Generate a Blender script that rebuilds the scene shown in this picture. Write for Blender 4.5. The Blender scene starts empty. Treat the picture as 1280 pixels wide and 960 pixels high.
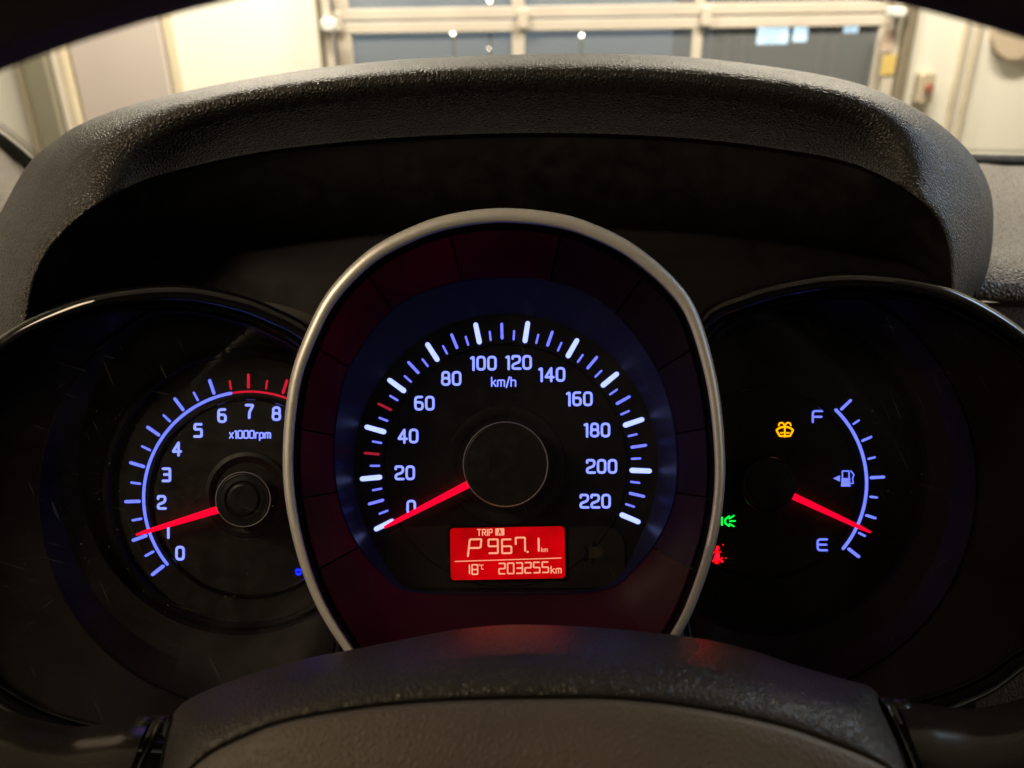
import bpy, math, random
from mathutils import Matrix, Vector
random.seed(7)
PI = math.pi
sc = bpy.context.scene
COL = sc.collection

# ------------------------------------------------------------------ camera
FPX = 1000.0
PITCH, ROLL = math.radians(25), math.radians(0.9)
CAMPOS = Vector((0, 0, 1.25))
# car frame: x right, y forward (the cluster faces the driver squarely), z up
FR = Matrix.Translation(CAMPOS) @ Matrix.Rotation(-PITCH, 4, 'X') @ Matrix.Rotation(ROLL, 4, 'Y')
cam = bpy.data.cameras.new('camera')
camo = bpy.data.objects.new('camera', cam)
COL.objects.link(camo)
camo.matrix_world = FR @ Matrix.Rotation(PI / 2, 4, 'X')
cam.sensor_width = 36.0
cam.lens = FPX / 1280 * 36
cam.clip_start = 0.01
cam.clip_end = 200
cam.dof.use_dof = True
cam.dof.focus_distance = 0.300
cam.dof.aperture_fstop = 11.0
sc.camera = camo

# ------------------------------------------------------------------ world
w = bpy.data.worlds.new('World')
sc.world = w
w.use_nodes = True
bg = w.node_tree.nodes['Background']
bg.inputs[0].default_value = (1.0, 0.80, 0.62, 1)
bg.inputs[1].default_value = 0.006

sc.view_settings.view_transform = 'Standard'
sc.view_settings.look = 'None'
sc.view_settings.exposure = 0
sc.view_settings.gamma = 1


def area(name, loc, target, sx, sy, power, color, spread=180):
    l = bpy.data.lights.new(name, 'AREA')
    l.shape = 'RECTANGLE'
    l.size, l.size_y = sx, sy
    l.energy = power
    l.color = color
    l.spread = math.radians(spread)
    o = bpy.data.objects.new(name, l)
    COL.objects.link(o)
    o.location = loc
    d = Vector(target) - Vector(loc)
    o.rotation_euler = d.to_track_quat('-Z', 'Y').to_euler()
    return o


WARM = (1.0, 0.89, 0.73)
# ceiling lamps of the garage in front of the car
area('garage_lamp_light', (-1.2, 3.25, 2.85), (-1.2, 3.5, 0.3), 1.4, 0.25, 132, WARM)
area('garage_lamp_light', (1.5, 3.25, 2.85), (1.5, 3.5, 0.3), 1.4, 0.25, 138, WARM)
# added lights with no seen source: warm from upper left, cool from the right
area('warm_fill_light', (-0.60, 0.00, 1.66), (0, 0.3, 1.12), 0.30, 0.16, 3.6, (1.0, 0.76, 0.48))
area('cool_fill_light', (1.5, 0.12, 1.58), (0, 0.3, 1.15), 0.6, 0.4, 1.5, (0.58, 0.76, 1.0))
area('cool_fill_light', (1.35, 1.0, 1.70), (0.2, 0.3, 1.25), 0.5, 0.3, 2.6, (0.52, 0.72, 1.0))
# small warm lights added behind on both sides for highlights on hub and spokes
area('rear_fill_light', (-1.7, -0.6, 1.55), (0, 0.2, 1.1), 0.16, 0.16, 1.6, (1.0, 0.74, 0.42))
area('rear_fill_light', (1.7, -0.6, 1.55), (0, 0.2, 1.1), 0.16, 0.16, 1.3, (1.0, 0.74, 0.42))


# ------------------------------------------------------------------ helpers
def P(px, py, d):
    """picture position and depth -> car-frame point"""
    return Vector(((px - 640) / FPX * d, d, (480 - py) / FPX * d))


def lin(c):
    return tuple(((v / 255) / 12.92 if v / 255 <= 0.04045 else ((v / 255 + 0.055) / 1.055) ** 2.4) for v in c)


class MB:
    def __init__(s):
        s.v = []
        s.f = []

    def add(s, vs, fs):
        n = len(s.v)
        s.v += [Vector(v) for v in vs]
        s.f += [tuple(i + n for i in f) for f in fs]

    def loft(s, rows, closed=False):
        n = len(s.v)
        k = len(rows[0])
        for r in rows:
            s.v += [Vector(p) for p in r]
        for i in range(len(rows) - 1):
            for j in range(k if closed else k - 1):
                a = n + i * k + j
                b = n + i * k + (j + 1) % k
                s.f.append((a, b, b + k, a + k))

    def box(s, x0, x1, y0, y1, z0, z1, bev=0.0):
        b = bev
        if b <= 0:
            vs = [(x, y, z) for x in (x0, x1) for y in (y0, y1) for z in (z0, z1)]
            fs = [(0, 1, 3, 2), (4, 6, 7, 5), (0, 4, 5, 1), (2, 3, 7, 6), (0, 2, 6, 4), (1, 5, 7, 3)]
            s.add(vs, fs)
            return
        # bevelled in the x-z outline and on the front (low y) face
        def ring(ins, y):
            return [(x0 + ins + b, y, z0 + ins), (x1 - ins - b, y, z0 + ins), (x1 - ins, y, z0 + ins + b), (x1 - ins, y, z1 - ins - b),
                    (x1 - ins - b, y, z1 - ins), (x0 + ins + b, y, z1 - ins), (x0 + ins, y, z1 - ins - b), (x0 + ins, y, z0 + ins + b)]
        n = len(s.v)
        s.loft([ring(0, y1), ring(0, y0 + b), ring(b * 0.7, y0)], True)
        s.f.append(tuple(n + 16 + i for i in range(8)))
        s.f.append(tuple(n + i for i in reversed(range(8))))

    def tube(s, pts, r, k=8):
        rows = []
        for i, p in enumerate(pts):
            p = Vector(p)
            t = (Vector(pts[min(i + 1, len(pts) - 1)]) - Vector(pts[max(i - 1, 0)])).normalized()
            u = t.orthogonal().normalized() if i == 0 else (u - t * u.dot(t)).normalized()
            v = t.cross(u)
            rr = r[i] if isinstance(r, (list, tuple)) else r
            rows.append([p + (u * math.cos(2 * PI * j / k) + v * math.sin(2 * PI * j / k)) * rr for j in range(k)])
        n = len(s.v)
        s.loft(rows, True)
        s.f.append(tuple(n + i for i in reversed(range(k))))
        s.f.append(tuple(n + (len(rows) - 1) * k + i for i in range(k)))

    def mesh(s, name, off=None, smooth=False, flat_angle=None):
        me = bpy.data.meshes.new(name)
        off = off or Vector((0, 0, 0))
        me.from_pydata([tuple(v - off) for v in s.v], [], s.f)
        me.validate()
        import bmesh
        bm = bmesh.new()
        bm.from_mesh(me)
        bmesh.ops.recalc_face_normals(bm, faces=bm.faces)
        bm.to_mesh(me)
        bm.free()
        if smooth:
            me.polygons.foreach_set('use_smooth', [True] * len(me.polygons))
            if flat_angle:
                me.set_sharp_from_angle(angle=math.radians(flat_angle))
        return me


def link(name, me, mat, parent=None, label=None, kind=None):
    o = bpy.data.objects.new(name, me)
    COL.objects.link(o)
    if mat:
        if not me.materials:
            me.materials.append(mat)
    if parent:
        o.parent = parent
    if label:
        o['label'] = label
    if kind:
        o['kind'] = kind
    return o


def empty(name, label, cat, origin=None, group=None, car=True):
    o = bpy.data.objects.new(name, None)
    o.empty_display_size = 0.05
    COL.objects.link(o)
    if car:
        o.matrix_world = FR @ Matrix.Translation(origin)
    else:
        o.location = origin
    o['label'] = label
    o['category'] = cat
    if group:
        o['group'] = group
    return o


def catmull(pts, n, closed=False):
    """dense resample by arc length, dimension-free"""
    pts = [Vector(p) for p in pts]
    m = len(pts)
    dense = []
    segs = m if closed else m - 1
    for i in range(segs):
        if closed:
            p0, p1, p2, p3 = pts[(i - 1) % m], pts[i], pts[(i + 1) % m], pts[(i + 2) % m]
        else:
            p1, p2 = pts[i], pts[i + 1]
            p0 = pts[i - 1] if i else p1 * 2 - p2
            p3 = pts[i + 2] if i + 2 < m else p2 * 2 - p1
        for k in range(16):
            t = k / 16
            dense.append(0.5 * ((2 * p1) + (p2 - p0) * t + (2 * p0 - 5 * p1 + 4 * p2 - p3) * t * t + (3 * p1 - p0 - 3 * p2 + p3) * t ** 3))
    dense.append(pts[0] if closed else pts[-1])
    L = [0]
    for a, b in zip(dense, dense[1:]):
        L.append(L[-1] + (b - a).length)
    out = []
    j = 0
    cnt = n if closed else n - 1
    for i in range(n):
        t = L[-1] * i / cnt
        while j < len(L) - 2 and L[j + 1] < t:
            j += 1
        q = (t - L[j]) / max(1e-9, L[j + 1] - L[j])
        out.append(dense[j].lerp(dense[j + 1], min(1, max(0, q))))
    return out


# ------------------------------------------------------------------ materials
def mat(name, color, rough=0.5, metal=0.0, spec=0.5, emis=None, estr=1.0):
    m = bpy.data.materials.new(name)
    m.use_nodes = True
    b = m.node_tree.nodes['Principled BSDF']
    b.inputs['Base Color'].default_value = (*color, 1)
    b.inputs['Roughness'].default_value = rough
    b.inputs['Metallic'].default_value = metal
    b.inputs['Specular IOR Level'].default_value = spec
    if emis:
        b.inputs['Specular IOR Level'].default_value = min(spec, 0.25)
        b.inputs['Emission Color'].default_value = (*emis, 1)
        b.inputs['Emission Strength'].default_value = estr
    return m


def nodes(m):
    return m.node_tree, m.node_tree.nodes['Principled BSDF']


def texco(nt, scale=(1, 1, 1)):
    tc = nt.nodes.new('ShaderNodeTexCoord')
    mp = nt.nodes.new('ShaderNodeMapping')
    mp.inputs['Scale'].default_value = scale
    nt.links.new(tc.outputs['Object'], mp.inputs['Vector'])
    return mp.outputs['Vector']


def add_grain(m, cell, strength, dist, fine=4.0, rough_var=0.1, base_var=0.25):
    """leather-like grain: cells with creases between them, plus fine noise"""
    nt, b = nodes(m)
    N, Lk = nt.nodes, nt.links
    co = texco(nt)
    ns = N.new('ShaderNodeTexNoise'); ns.inputs['Scale'].default_value = cell * 0.7; ns.inputs['Detail'].default_value = 2
    Lk.new(co, ns.inputs['Vector'])
    mx = N.new('ShaderNodeVectorMath'); mx.operation = 'MULTIPLY_ADD'
    Lk.new(ns.outputs['Color'], mx.inputs[0]); mx.inputs[1].default_value = (0.9 / cell,) * 3
    Lk.new(co, mx.inputs[2])
    vo = N.new('ShaderNodeTexVoronoi'); vo.feature = 'DISTANCE_TO_EDGE'; vo.inputs['Scale'].default_value = cell
    Lk.new(mx.outputs[0], vo.inputs['Vector'])
    cr = N.new('ShaderNodeMapRange'); cr.inputs['From Max'].default_value = 0.42; cr.interpolation_type = 'SMOOTHSTEP'
    Lk.new(vo.outputs['Distance'], cr.inputs['Value'])
    nf = N.new('ShaderNodeTexNoise'); nf.inputs['Scale'].default_value = cell * fine; nf.inputs['Detail'].default_value = 3
    Lk.new(co, nf.inputs['Vector'])
    ad = N.new('ShaderNodeMath'); ad.operation = 'MULTIPLY_ADD'
    Lk.new(nf.outputs['Fac'], ad.inputs[0]); ad.inputs[1].default_value = 0.15
    Lk.new(cr.outputs['Result'], ad.inputs[2])
    bp = N.new('ShaderNodeBump'); bp.inputs['Strength'].default_value = strength; bp.inputs['Distance'].default_value = dist
    Lk.new(ad.outputs[0], bp.inputs['Height'])
    Lk.new(bp.outputs['Normal'], b.inputs['Normal'])
    # wear: slow variation of colour and roughness
    nw = N.new('ShaderNodeTexNoise'); nw.inputs['Scale'].default_value = cell * 0.05; nw.inputs['Detail'].default_value = 5
    Lk.new(co, nw.inputs['Vector'])
    mr = N.new('ShaderNodeMapRange'); r0 = b.inputs['Roughness'].default_value
    mr.inputs['To Min'].default_value = max(0.05, r0 - rough_var); mr.inputs['To Max'].default_value = min(1, r0 + rough_var)
    Lk.new(nw.outputs['Fac'], mr.inputs['Value']); Lk.new(mr.outputs['Result'], b.inputs['Roughness'])
    mc = N.new('ShaderNodeMix'); mc.data_type = 'RGBA'
    c = b.inputs['Base Color'].default_value[:]
    mc.inputs['A'].default_value = tuple(x * (1 - base_var) for x in c[:3]) + (1,)
    mc.inputs['B'].default_value = tuple(x * (1 + base_var) for x in c[:3]) + (1,)
    Lk.new(nw.outputs['Fac'], mc.inputs['Factor']); Lk.new(mc.outputs['Result'], b.inputs['Base Color'])
    return m


def add_wear(m, scale, bump=0.0, dist=0.0002, rv=0.12, cv=0.2, stretch=(1, 1, 1)):
    nt, b = nodes(m)
    N, Lk = nt.nodes, nt.links
    co = texco(nt, stretch)
    n1 = N.new('ShaderNodeTexNoise'); n1.inputs['Scale'].default_value = scale; n1.inputs['Detail'].default_value = 6
    Lk.new(co, n1.inputs['Vector'])
    mr = N.new('ShaderNodeMapRange'); r0 = b.inputs['Roughness'].default_value
    mr.inputs['From Min'].default_value = 0.3; mr.inputs['From Max'].default_value = 0.7
    mr.inputs['To Min'].default_value = max(0.02, r0 - rv); mr.inputs['To Max'].default_value = min(1, r0 + rv)
    Lk.new(n1.outputs['Fac'], mr.inputs['Value']); Lk.new(mr.outputs['Result'], b.inputs['Roughness'])
    mc = N.new('ShaderNodeMix'); mc.data_type = 'RGBA'
    c = b.inputs['Base Color'].default_value[:]
    mc.inputs['A'].default_value = tuple(x * (1 - cv) for x in c[:3]) + (1,)
    mc.inputs['B'].default_value = tuple(min(1, x * (1 + cv)) for x in c[:3]) + (1,)
    Lk.new(n1.outputs['Fac'], mc.inputs['Factor']); Lk.new(mc.outputs['Result'], b.inputs['Base Color'])
    if bump:
        bp = N.new('ShaderNodeBump'); bp.inputs['Strength'].default_value = bump; bp.inputs['Distance'].default_value = dist
        n2 = N.new('ShaderNodeTexNoise'); n2.inputs['Scale'].default_value = scale * 6; n2.inputs['Detail'].default_value = 4
        Lk.new(co, n2.inputs['Vector'])
        Lk.new(n2.outputs['Fac'], bp.inputs['Height']); Lk.new(bp.outputs['Normal'], b.inputs['Normal'])
    return m


def emit(name, rgb, strength=1.0, var=0.0, scale=300):
    m = mat(name, (0.004, 0.004, 0.004), 0.5, spec=0.08, emis=lin(rgb), estr=strength)
    if var:
        nt, b = nodes(m)
        n = nt.nodes.new('ShaderNodeTexNoise'); n.inputs['Scale'].default_value = scale; n.inputs['Detail'].default_value = 3
        nt.links.new(texco(nt), n.inputs['Vector'])
        mr = nt.nodes.new('ShaderNodeMapRange')
        mr.inputs['From Min'].default_value = 0.3; mr.inputs['From Max'].default_value = 0.7
        mr.inputs['To Min'].default_value = strength * (1 - var); mr.inputs['To Max'].default_value = strength * (1 + var)
        nt.links.new(n.outputs['Fac'], mr.inputs['Value']); nt.links.new(mr.outputs['Result'], b.inputs['Emission Strength'])
    return m


def pane(name, tint=(1, 1, 1), refl=1.0, rough=0.02, haze=0.0, ior=1.45):
    """thin clear pane: see-through with a Fresnel mirror on top"""
    m = bpy.data.materials.new(name); m.use_nodes = True
    nt = m.node_tree; N, Lk = nt.nodes, nt.links
    N.remove(N['Principled BSDF'])
    out = N['Material Output']
    tr = N.new('ShaderNodeBsdfTransparent'); tr.inputs[0].default_value = (*tint, 1)
    gl = N.new('ShaderNodeBsdfGlossy'); gl.inputs['Roughness'].default_value = rough
    fr = N.new('ShaderNodeFresnel'); fr.inputs['IOR'].default_value = ior
    mu = N.new('ShaderNodeMath'); mu.operation = 'MULTIPLY'; mu.inputs[1].default_value = refl
    mix = N.new('ShaderNodeMixShader')
    Lk.new(fr.outputs[0], mu.inputs[0]); Lk.new(mu.outputs[0], mix.inputs[0])
    Lk.new(tr.outputs[0], mix.inputs[1]); Lk.new(gl.outputs[0], mix.inputs[2])
    if haze:
        df = N.new('ShaderNodeBsdfDiffuse'); df.inputs[0].default_value = (0.8, 0.82, 0.82, 1)
        mh = N.new('ShaderNodeMixShader'); mh.inputs[0].default_value = haze
        Lk.new(mix.outputs[0], mh.inputs[1]); Lk.new(df.outputs[0], mh.inputs[2])
        mix = mh
    Lk.new(mix.outputs[0], out.inputs['Surface'])
    return m


M = {}
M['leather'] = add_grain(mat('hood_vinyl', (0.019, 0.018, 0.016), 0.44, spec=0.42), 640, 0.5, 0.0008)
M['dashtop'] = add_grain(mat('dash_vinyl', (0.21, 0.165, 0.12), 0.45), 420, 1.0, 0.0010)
M['hubskin'] = add_grain(mat('wheel_vinyl', (0.036, 0.032, 0.030), 0.35), 700, 0.6, 0.0004)
M['liner'] = add_wear(mat('black_liner', (0.008, 0.007, 0.007), 0.42, spec=0.5), 120, 0.3)
M['housing'] = add_wear(mat('housing_plastic', (0.006, 0.0055, 0.006), 0.6, spec=0.2), 90, 0.2)
M['bowl'] = add_wear(mat('bowl_plastic', (0.013, 0.008, 0.009), 0.5, spec=0.3), 60, 0.1)
M['dial'] = add_wear(mat('dial_face', (0.012, 0.012, 0.011), 0.42), 150, 0.15)
M['dial2'] = add_wear(mat('tachometer_face', (0.022, 0.020, 0.017), 0.42), 150, 0.15)
M['gloss'] = add_wear(mat('gloss_black', (0.006, 0.006, 0.007), 0.12), 140, rv=0.05)
M['hubcap'] = add_wear(mat('hub_plastic', (0.018, 0.018, 0.017), 0.40), 300, 0.15)
M['hubring'] = add_wear(mat('hub_ring_shine', (0.55, 0.51, 0.46), 0.35, 0.1), 500)  # pale base puts the ring's bright reflection into its colour
M['silver'] = add_wear(mat('satin_silver', (0.68, 0.67, 0.655), 0.40, 0.5), 260, 0.25, 0.0001, rv=0.06, cv=0.08, stretch=(1, 1, 6))
M['tick'] = emit('lit_white_blue', (150, 164, 255), 2.1, 0.1)
M['tick_dim'] = emit('lit_blue', (96, 102, 240), 1.9, 0.15)
M['num'] = emit('lit_numeral', (120, 132, 255), 2.0, 0.12)
M['arc'] = emit('lit_arc', (96, 108, 240), 1.9, 0.1)
M['redtick'] = emit('lit_dull_red', (165, 25, 50), 1.0, 0.15)
M['redline'] = emit('lit_red_line', (215, 25, 55), 1.0, 0.1)
M['needle'] = emit('lit_needle', (255, 0, 45), 1.3, 0.05)
M['lcd'] = emit('lcd_backlight', (205, 0, 8), 0.88, 0.3, 70)
M['lcdfg'] = emit('lcd_segment', (255, 165, 130), 1.15, 0.08)
M['amber'] = emit('lit_amber', (255, 160, 0), 2)
M['green'] = emit('lit_green', (4, 180, 45), 4)
M['redwarn'] = emit('lit_warning_red', (255, 2, 8), 22)
M['bluewarn'] = emit('lit_deep_blue', (2, 8, 255), 30.0)
M['unlit'] = mat('unlit_symbol', (0.004, 0.004, 0.004), 0.5)
M['lens'] = pane('clear_lens', (0.97, 0.97, 0.97), 0.6, 0.03, haze=0.003)


def wear_lens(m):
    """dust film and hairline scratches on the clear plastic"""
    nt = m.node_tree; N, Lk = nt.nodes, nt.links
    mh = [n for n in N if n.type == 'MIX_SHADER' and n.inputs[0].default_value < 0.01 and not n.inputs[0].is_linked][0]
    acc = None
    for rot, sc_, sx, lo_ in ((0.4, 55, 14, 0.735), (1.3, 70, 18, 0.74), (2.2, 60, 16, 0.735)):
        tc = N.new('ShaderNodeTexCoord'); mp = N.new('ShaderNodeMapping')
        mp.inputs['Scale'].default_value = (sx, 1, 0.8)
        m0 = N.new('ShaderNodeMapping'); m0.inputs['Rotation'].default_value = (0, rot, 0); m0.inputs['Location'].default_value = (rot, 0, rot)
        Lk.new(tc.outputs['Object'], m0.inputs['Vector']); Lk.new(m0.outputs['Vector'], mp.inputs['Vector'])
        n = N.new('ShaderNodeTexNoise'); n.inputs['Scale'].default_value = sc_; n.inputs['Detail'].default_value = 1
        n.inputs['Distortion'].default_value = 0.4
        Lk.new(mp.outputs['Vector'], n.inputs['Vector'])
        r = N.new('ShaderNodeMapRange'); r.inputs['From Min'].default_value = lo_; r.inputs['From Max'].default_value = lo_ + 0.03
        r.inputs['To Max'].default_value = 0.022
        Lk.new(n.outputs['Fac'], r.inputs['Value'])
        if acc is None:
            acc = r.outputs['Result']
        else:
            a = N.new('ShaderNodeMath'); a.operation = 'ADD'; Lk.new(acc, a.inputs[0]); Lk.new(r.outputs['Result'], a.inputs[1]); acc = a.outputs[0]
    tc = N.new('ShaderNodeTexCoord')
    d = N.new('ShaderNodeTexNoise'); d.inputs['Scale'].default_value = 1500; d.inputs['Detail'].default_value = 0
    Lk.new(tc.outputs['Object'], d.inputs['Vector'])
    r = N.new('ShaderNodeMapRange'); r.inputs['From Min'].default_value = 0.83; r.inputs['From Max'].default_value = 0.88; r.inputs['To Max'].default_value = 0.14
    Lk.new(d.outputs['Fac'], r.inputs['Value'])
    f = N.new('ShaderNodeTexNoise'); f.inputs['Scale'].default_value = 22; f.inputs['Detail'].default_value = 5
    Lk.new(tc.outputs['Object'], f.inputs['Vector'])
    rf_ = N.new('ShaderNodeMapRange'); rf_.inputs['From Min'].default_value = 0.4; rf_.inputs['From Max'].default_value = 0.75; rf_.inputs['To Max'].default_value = 0.008
    Lk.new(f.outputs['Fac'], rf_.inputs['Value'])
    for x in (r.outputs['Result'], rf_.outputs['Result']):
        a = N.new('ShaderNodeMath'); a.operation = 'ADD'; Lk.new(acc, a.inputs[0]); Lk.new(x, a.inputs[1]); acc = a.outputs[0]
    Lk.new(acc, mh.inputs[0])


wear_lens(M['lens'])
M['wsglass'] = pane('windshield_glass', (0.97, 0.99, 0.97), 0.5, 0.01)
M['rubber'] = add_wear(mat('black_rubber', (0.012, 0.012, 0.011), 0.6), 100, 0.2)


# ------------------------------------------------------------------ strokes and lettering (picture units on a plane)
def fillet(pts, r, closed=False, n=4):
    if r <= 0:
        return [Vector(p) for p in pts]
    pts = [Vector(p) for p in pts]
    out = []
    m = len(pts)
    for i, p in enumerate(pts):
        if not closed and i in (0, m - 1):
            out.append(p)
            continue
        a, b = pts[(i - 1) % m], pts[(i + 1) % m]
        da, db = (a - p), (b - p)
        la, lb = da.length, db.length
        rr = min(r, la * 0.48, lb * 0.48)
        s, e = p + da.normalized() * rr, p + db.normalized() * rr
        for k in range(n + 1):
            t = k / n
            out.append((1 - t) ** 2 * s + 2 * t * (1 - t) * p + t * t * e)
    return out


def ribbon(mb, pts, w, conv, z, th, closed=False, cap=True, w2=None):
    """one stroke as a shallow solid: pts in plane units, conv(x,y,depthoffset)->3D"""
    m = len(pts)
    Lf, Rt = [], []
    for i, p in enumerate(pts):
        if closed:
            a, b = pts[(i - 1) % m], pts[(i + 1) % m]
        else:
            a, b = pts[max(i - 1, 0)], pts[min(i + 1, m - 1)]
        t1 = (p - a).normalized() if (p - a).length > 1e-9 else (b - p).normalized()
        t2 = (b - p).normalized() if (b - p).length > 1e-9 else t1
        t = (t1 + t2).normalized() if (t1 + t2).length > 1e-6 else t1
        n = Vector((-t.y, t.x))
        c = max(0.45, n.dot(Vector((-t1.y, t1.x))))
        ww = w if w2 is None else w + (w2 - w) * i / (m - 1)
        Lf.append(p + n * ww / 2 / c)
        Rt.append(p - n * ww / 2 / c)
    if closed:
        rows = [[conv(q.x, q.y, z + th) for q in Lf], [conv(q.x, q.y, z) for q in Lf], [conv(q.x, q.y, z) for q in Rt], [conv(q.x, q.y, z + th) for q in Rt]]
        mb.loft(rows, True)
        return
    # outline polygon with round caps
    out = list(Lf)
    def capp(c, frm, to, k=4):
        a0 = math.atan2(frm.y - c.y, frm.x - c.x)
        r = (frm - c).length
        return [c + Vector((math.cos(a0 - PI * i / k), math.sin(a0 - PI * i / k))) * r for i in range(1, k)]
    if cap:
        out += capp(pts[-1], Lf[-1], Rt[-1])
    out += list(reversed(Rt))
    if cap:
        out += capp(pts[0], Rt[0], Lf[0])
    # strip faces (front) + caps + side wall
    n0 = len(mb.v)
    k = len(out)
    mb.v += [Vector(conv(q.x, q.y, z)) for q in out] + [Vector(conv(q.x, q.y, z + th)) for q in out]
    nc = 3 if cap else 0
    for i in range(m - 1):
        ra, rb = m + nc + (m - 1 - i), m + nc + (m - 2 - i)
        mb.f.append((n0 + i, n0 + i + 1, n0 + rb, n0 + ra))
    if cap:
        mb.f.append(tuple(n0 + j for j in range(m - 1, m + nc + 1)))
        mb.f.append(tuple(n0 + j % k for j in range(2 * m + nc - 1, 2 * m + 2 * nc + 1)))
    for i in range(k):
        j = (i + 1) % k
        mb.f.append((n0 + i, n0 + j, n0 + k + j, n0 + k + i))


# glyphs: (advance width, [(points, closed)...]) ; height 8, stroke centred on these lines
G = {
    '0': (5.0, [([(0, 0), (5, 0), (5, 8), (0, 8)], True)]),
    '1': (2.0, [([(0.2, 7.2), (1.8, 8), (1.8, -0.3)], False)]),
    '2': (5.0, [([(0, 6.4), (0, 8), (5, 8), (5, 4.3), (0, 2.6), (0, 0), (5.3, 0)], False)]),
    '3': (5.0, [([(0.1, 8), (5, 8), (5, 4.1), (5, 0), (0, 0)], False), ([(1.0, 4.2), (4.9, 4.2)], False)]),
    '4': (5.3, [([(3.9, -0.3), (3.9, 8), (0, 2.2), (5.5, 2.2)], False)]),
    '5': (5.0, [([(4.8, 8), (0.3, 8), (0.1, 4.7), (5, 4.7), (5, 0), (0, 0)], False)]),
    '6': (5.0, [([(4.6, 8), (0, 8), (0, 0), (5, 0), (5, 4.6), (0.4, 4.6)], False)]),
    '7': (5.0, [([(0, 8), (5, 8), (2.4, 3.4), (2.2, -0.3)], False)]),
    '8': (5.0, [([(0, 0), (5, 0), (5, 4.2), (0, 4.2)], True), ([(0.3, 4.2), (0.3, 8), (4.7, 8), (4.7, 4.2)], False)]),
    'k': (3.8, [([(0, 0), (0, 8.4)], False), ([(0.3, 2.6), (3.6, 5.6)], False), ([(1.5, 3.2), (3.9, 0)], False)]),
    'm': (6.4, [([(0, 0), (0, 5.7), (6.4, 5.7), (6.4, 0)], False), ([(3.2, 5.5), (3.2, 0)], False)]),
    '/': (2.6, [([(0, -1.2), (2.8, 8.8)], False)]),
    'h': (4.2, [([(0, 0), (0, 8.4)], False), ([(0.2, 5.7), (4.2, 5.7), (4.2, 0)], False)]),
    'x': (4.0, [([(0, 0), (4, 5.8)], False), ([(0, 5.8), (4, 0)], False)]),
    'r': (2.8, [([(0, 0), (0, 5.7), (2.8, 5.7)], False)]),
    'p': (4.4, [([(0, -2.4), (0, 5.7), (4.4, 5.7), (4.4, 0), (0.2, 0)], False)]),
    'T': (4.6, [([(0, 8), (4.6, 8)], False), ([(2.3, 7.6), (2.3, 0)], False)]),
    'R': (4.2, [([(0, 0), (0, 8), (4, 8), (4, 3.8), (0.3, 3.8)], False), ([(2.2, 3.6), (4.4, 0)], False)]),
    'I': (0.2, [([(0.1, 0), (0.1, 8)], False)]),
    'P': (4.0, [([(0, 0), (0, 8), (4, 8), (4, 3.6), (0.3, 3.6)], False)]),
    'A': (4.4, [([(0, 0), (2.2, 8), (4.4, 0)], False), ([(0.9, 2.8), (3.5, 2.8)], False)]),
    'C': (3.8, [([(3.8, 8), (0, 8), (0, 0), (3.8, 0)], False)]),
    'F': (5.6, [([(0, -0.2), (0, 8), (6.2, 8)], False), ([(0.3, 3.7), (5.6, 3.7)], False)]),
    'E': (5.6, [([(6.0, 8), (0, 8), (0, 0), (6.0, 0)], False), ([(0.3, 4.1), (5.6, 4.1)], False)]),
    '.': (0.3, [([(0, 0), (0.2, 0)], False)]),
}


def text_mb(txt, cx, cy, h, sw, conv, gap=2.6, rad=1.9, z=0.0, th=0.0002, sx=1.0, left=None):
    """lettering centred at picture point (cx,cy), cap height h pixels"""
    s = h / 8.0
    tot = sum(G[c][0] for c in txt) * s * sx + gap * s * (len(txt) - 1)
    x = (cx - tot / 2) if left is None else left
    y0 = cy + h / 2
    mb = MB()
    for c in txt:
        wd, strokes = G[c]
        for q, (pts, cl) in enumerate(strokes):
            pp = [Vector((x + p[0] * s * sx, y0 - p[1] * s)) for p in pts]
            rr = rad * s if c not in 'A/x4' else 0.4 * s
            pp = fillet(pp, rr, cl)
            ribbon(mb, pp, sw, conv, z - 0.00003 * q, th, cl)
        x += wd * s * sx + gap * s
    return mb


SEG = {'a': ((0.06, 2), (0.94, 2)), 'b': ((1, 1.94), (1, 1.06)), 'c': ((1, 0.94), (1, 0.06)), 'd': ((0.06, 0), (0.94, 0)),
       'e': ((0, 0.94), (0, 0.06)), 'f': ((0, 1.94), (0, 1.06)), 'g': ((0.1, 1), (0.9, 1))}
DIG = {'0': 'abcdef', '1': 'bc', '2': 'abged', '3': 'abgcd', '4': 'fgbc', '5': 'afgcd', '6': 'afgedc', '7': 'fabc', '8': 'abcdefg', '9': 'abcfgd', 'P': 'abfge'}


def seg_mb(ch, x, y, wd, ht, sw, conv, slant=0.0, z=0.0):
    """seven-segment character, (x,y) its lower left"""
    mb = MB()
    for s in DIG[ch]:
        (a, b), (c, d) = SEG[s]
        a, b, c, d = a * wd, b * ht / 2, c * wd, d * ht / 2
        ribbon(mb, [Vector((x + a + slant * b, y - b)), Vector((x + c + slant * d, y - d))], sw, conv, z, 0.00015)
    return mb


# ------------------------------------------------------------------ the garage (world axes)
D = 4.2


def W(px, py, Y):
    d = FR.to_3x3() @ Vector(((px - 640) / FPX, 1, (480 - py) / FPX))
    return CAMPOS + d * (Y / d.y)


def wx(px, py=45, Y=D):
    return W(px, py, Y).x


def wz(py, px=640, Y=D):
    return W(px, py, Y).z


def wthing(name, label, cat, group=None, loc=(0, 0, 0)):
    return empty(name, label, cat, Vector(loc), group, car=False)


def wmesh(name, mb, m, parent=None, loc=(0, 0, 0), smooth=False, **kw):
    o = link(name, mb.mesh(name, Vector(loc), smooth, 40 if smooth else None), m, parent, **kw)
    if not parent:
        o.location = loc
    return o


def tag(o, label, cat, group=None):
    o['label'] = label
    o['category'] = cat
    if group:
        o['group'] = group
    return o


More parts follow.
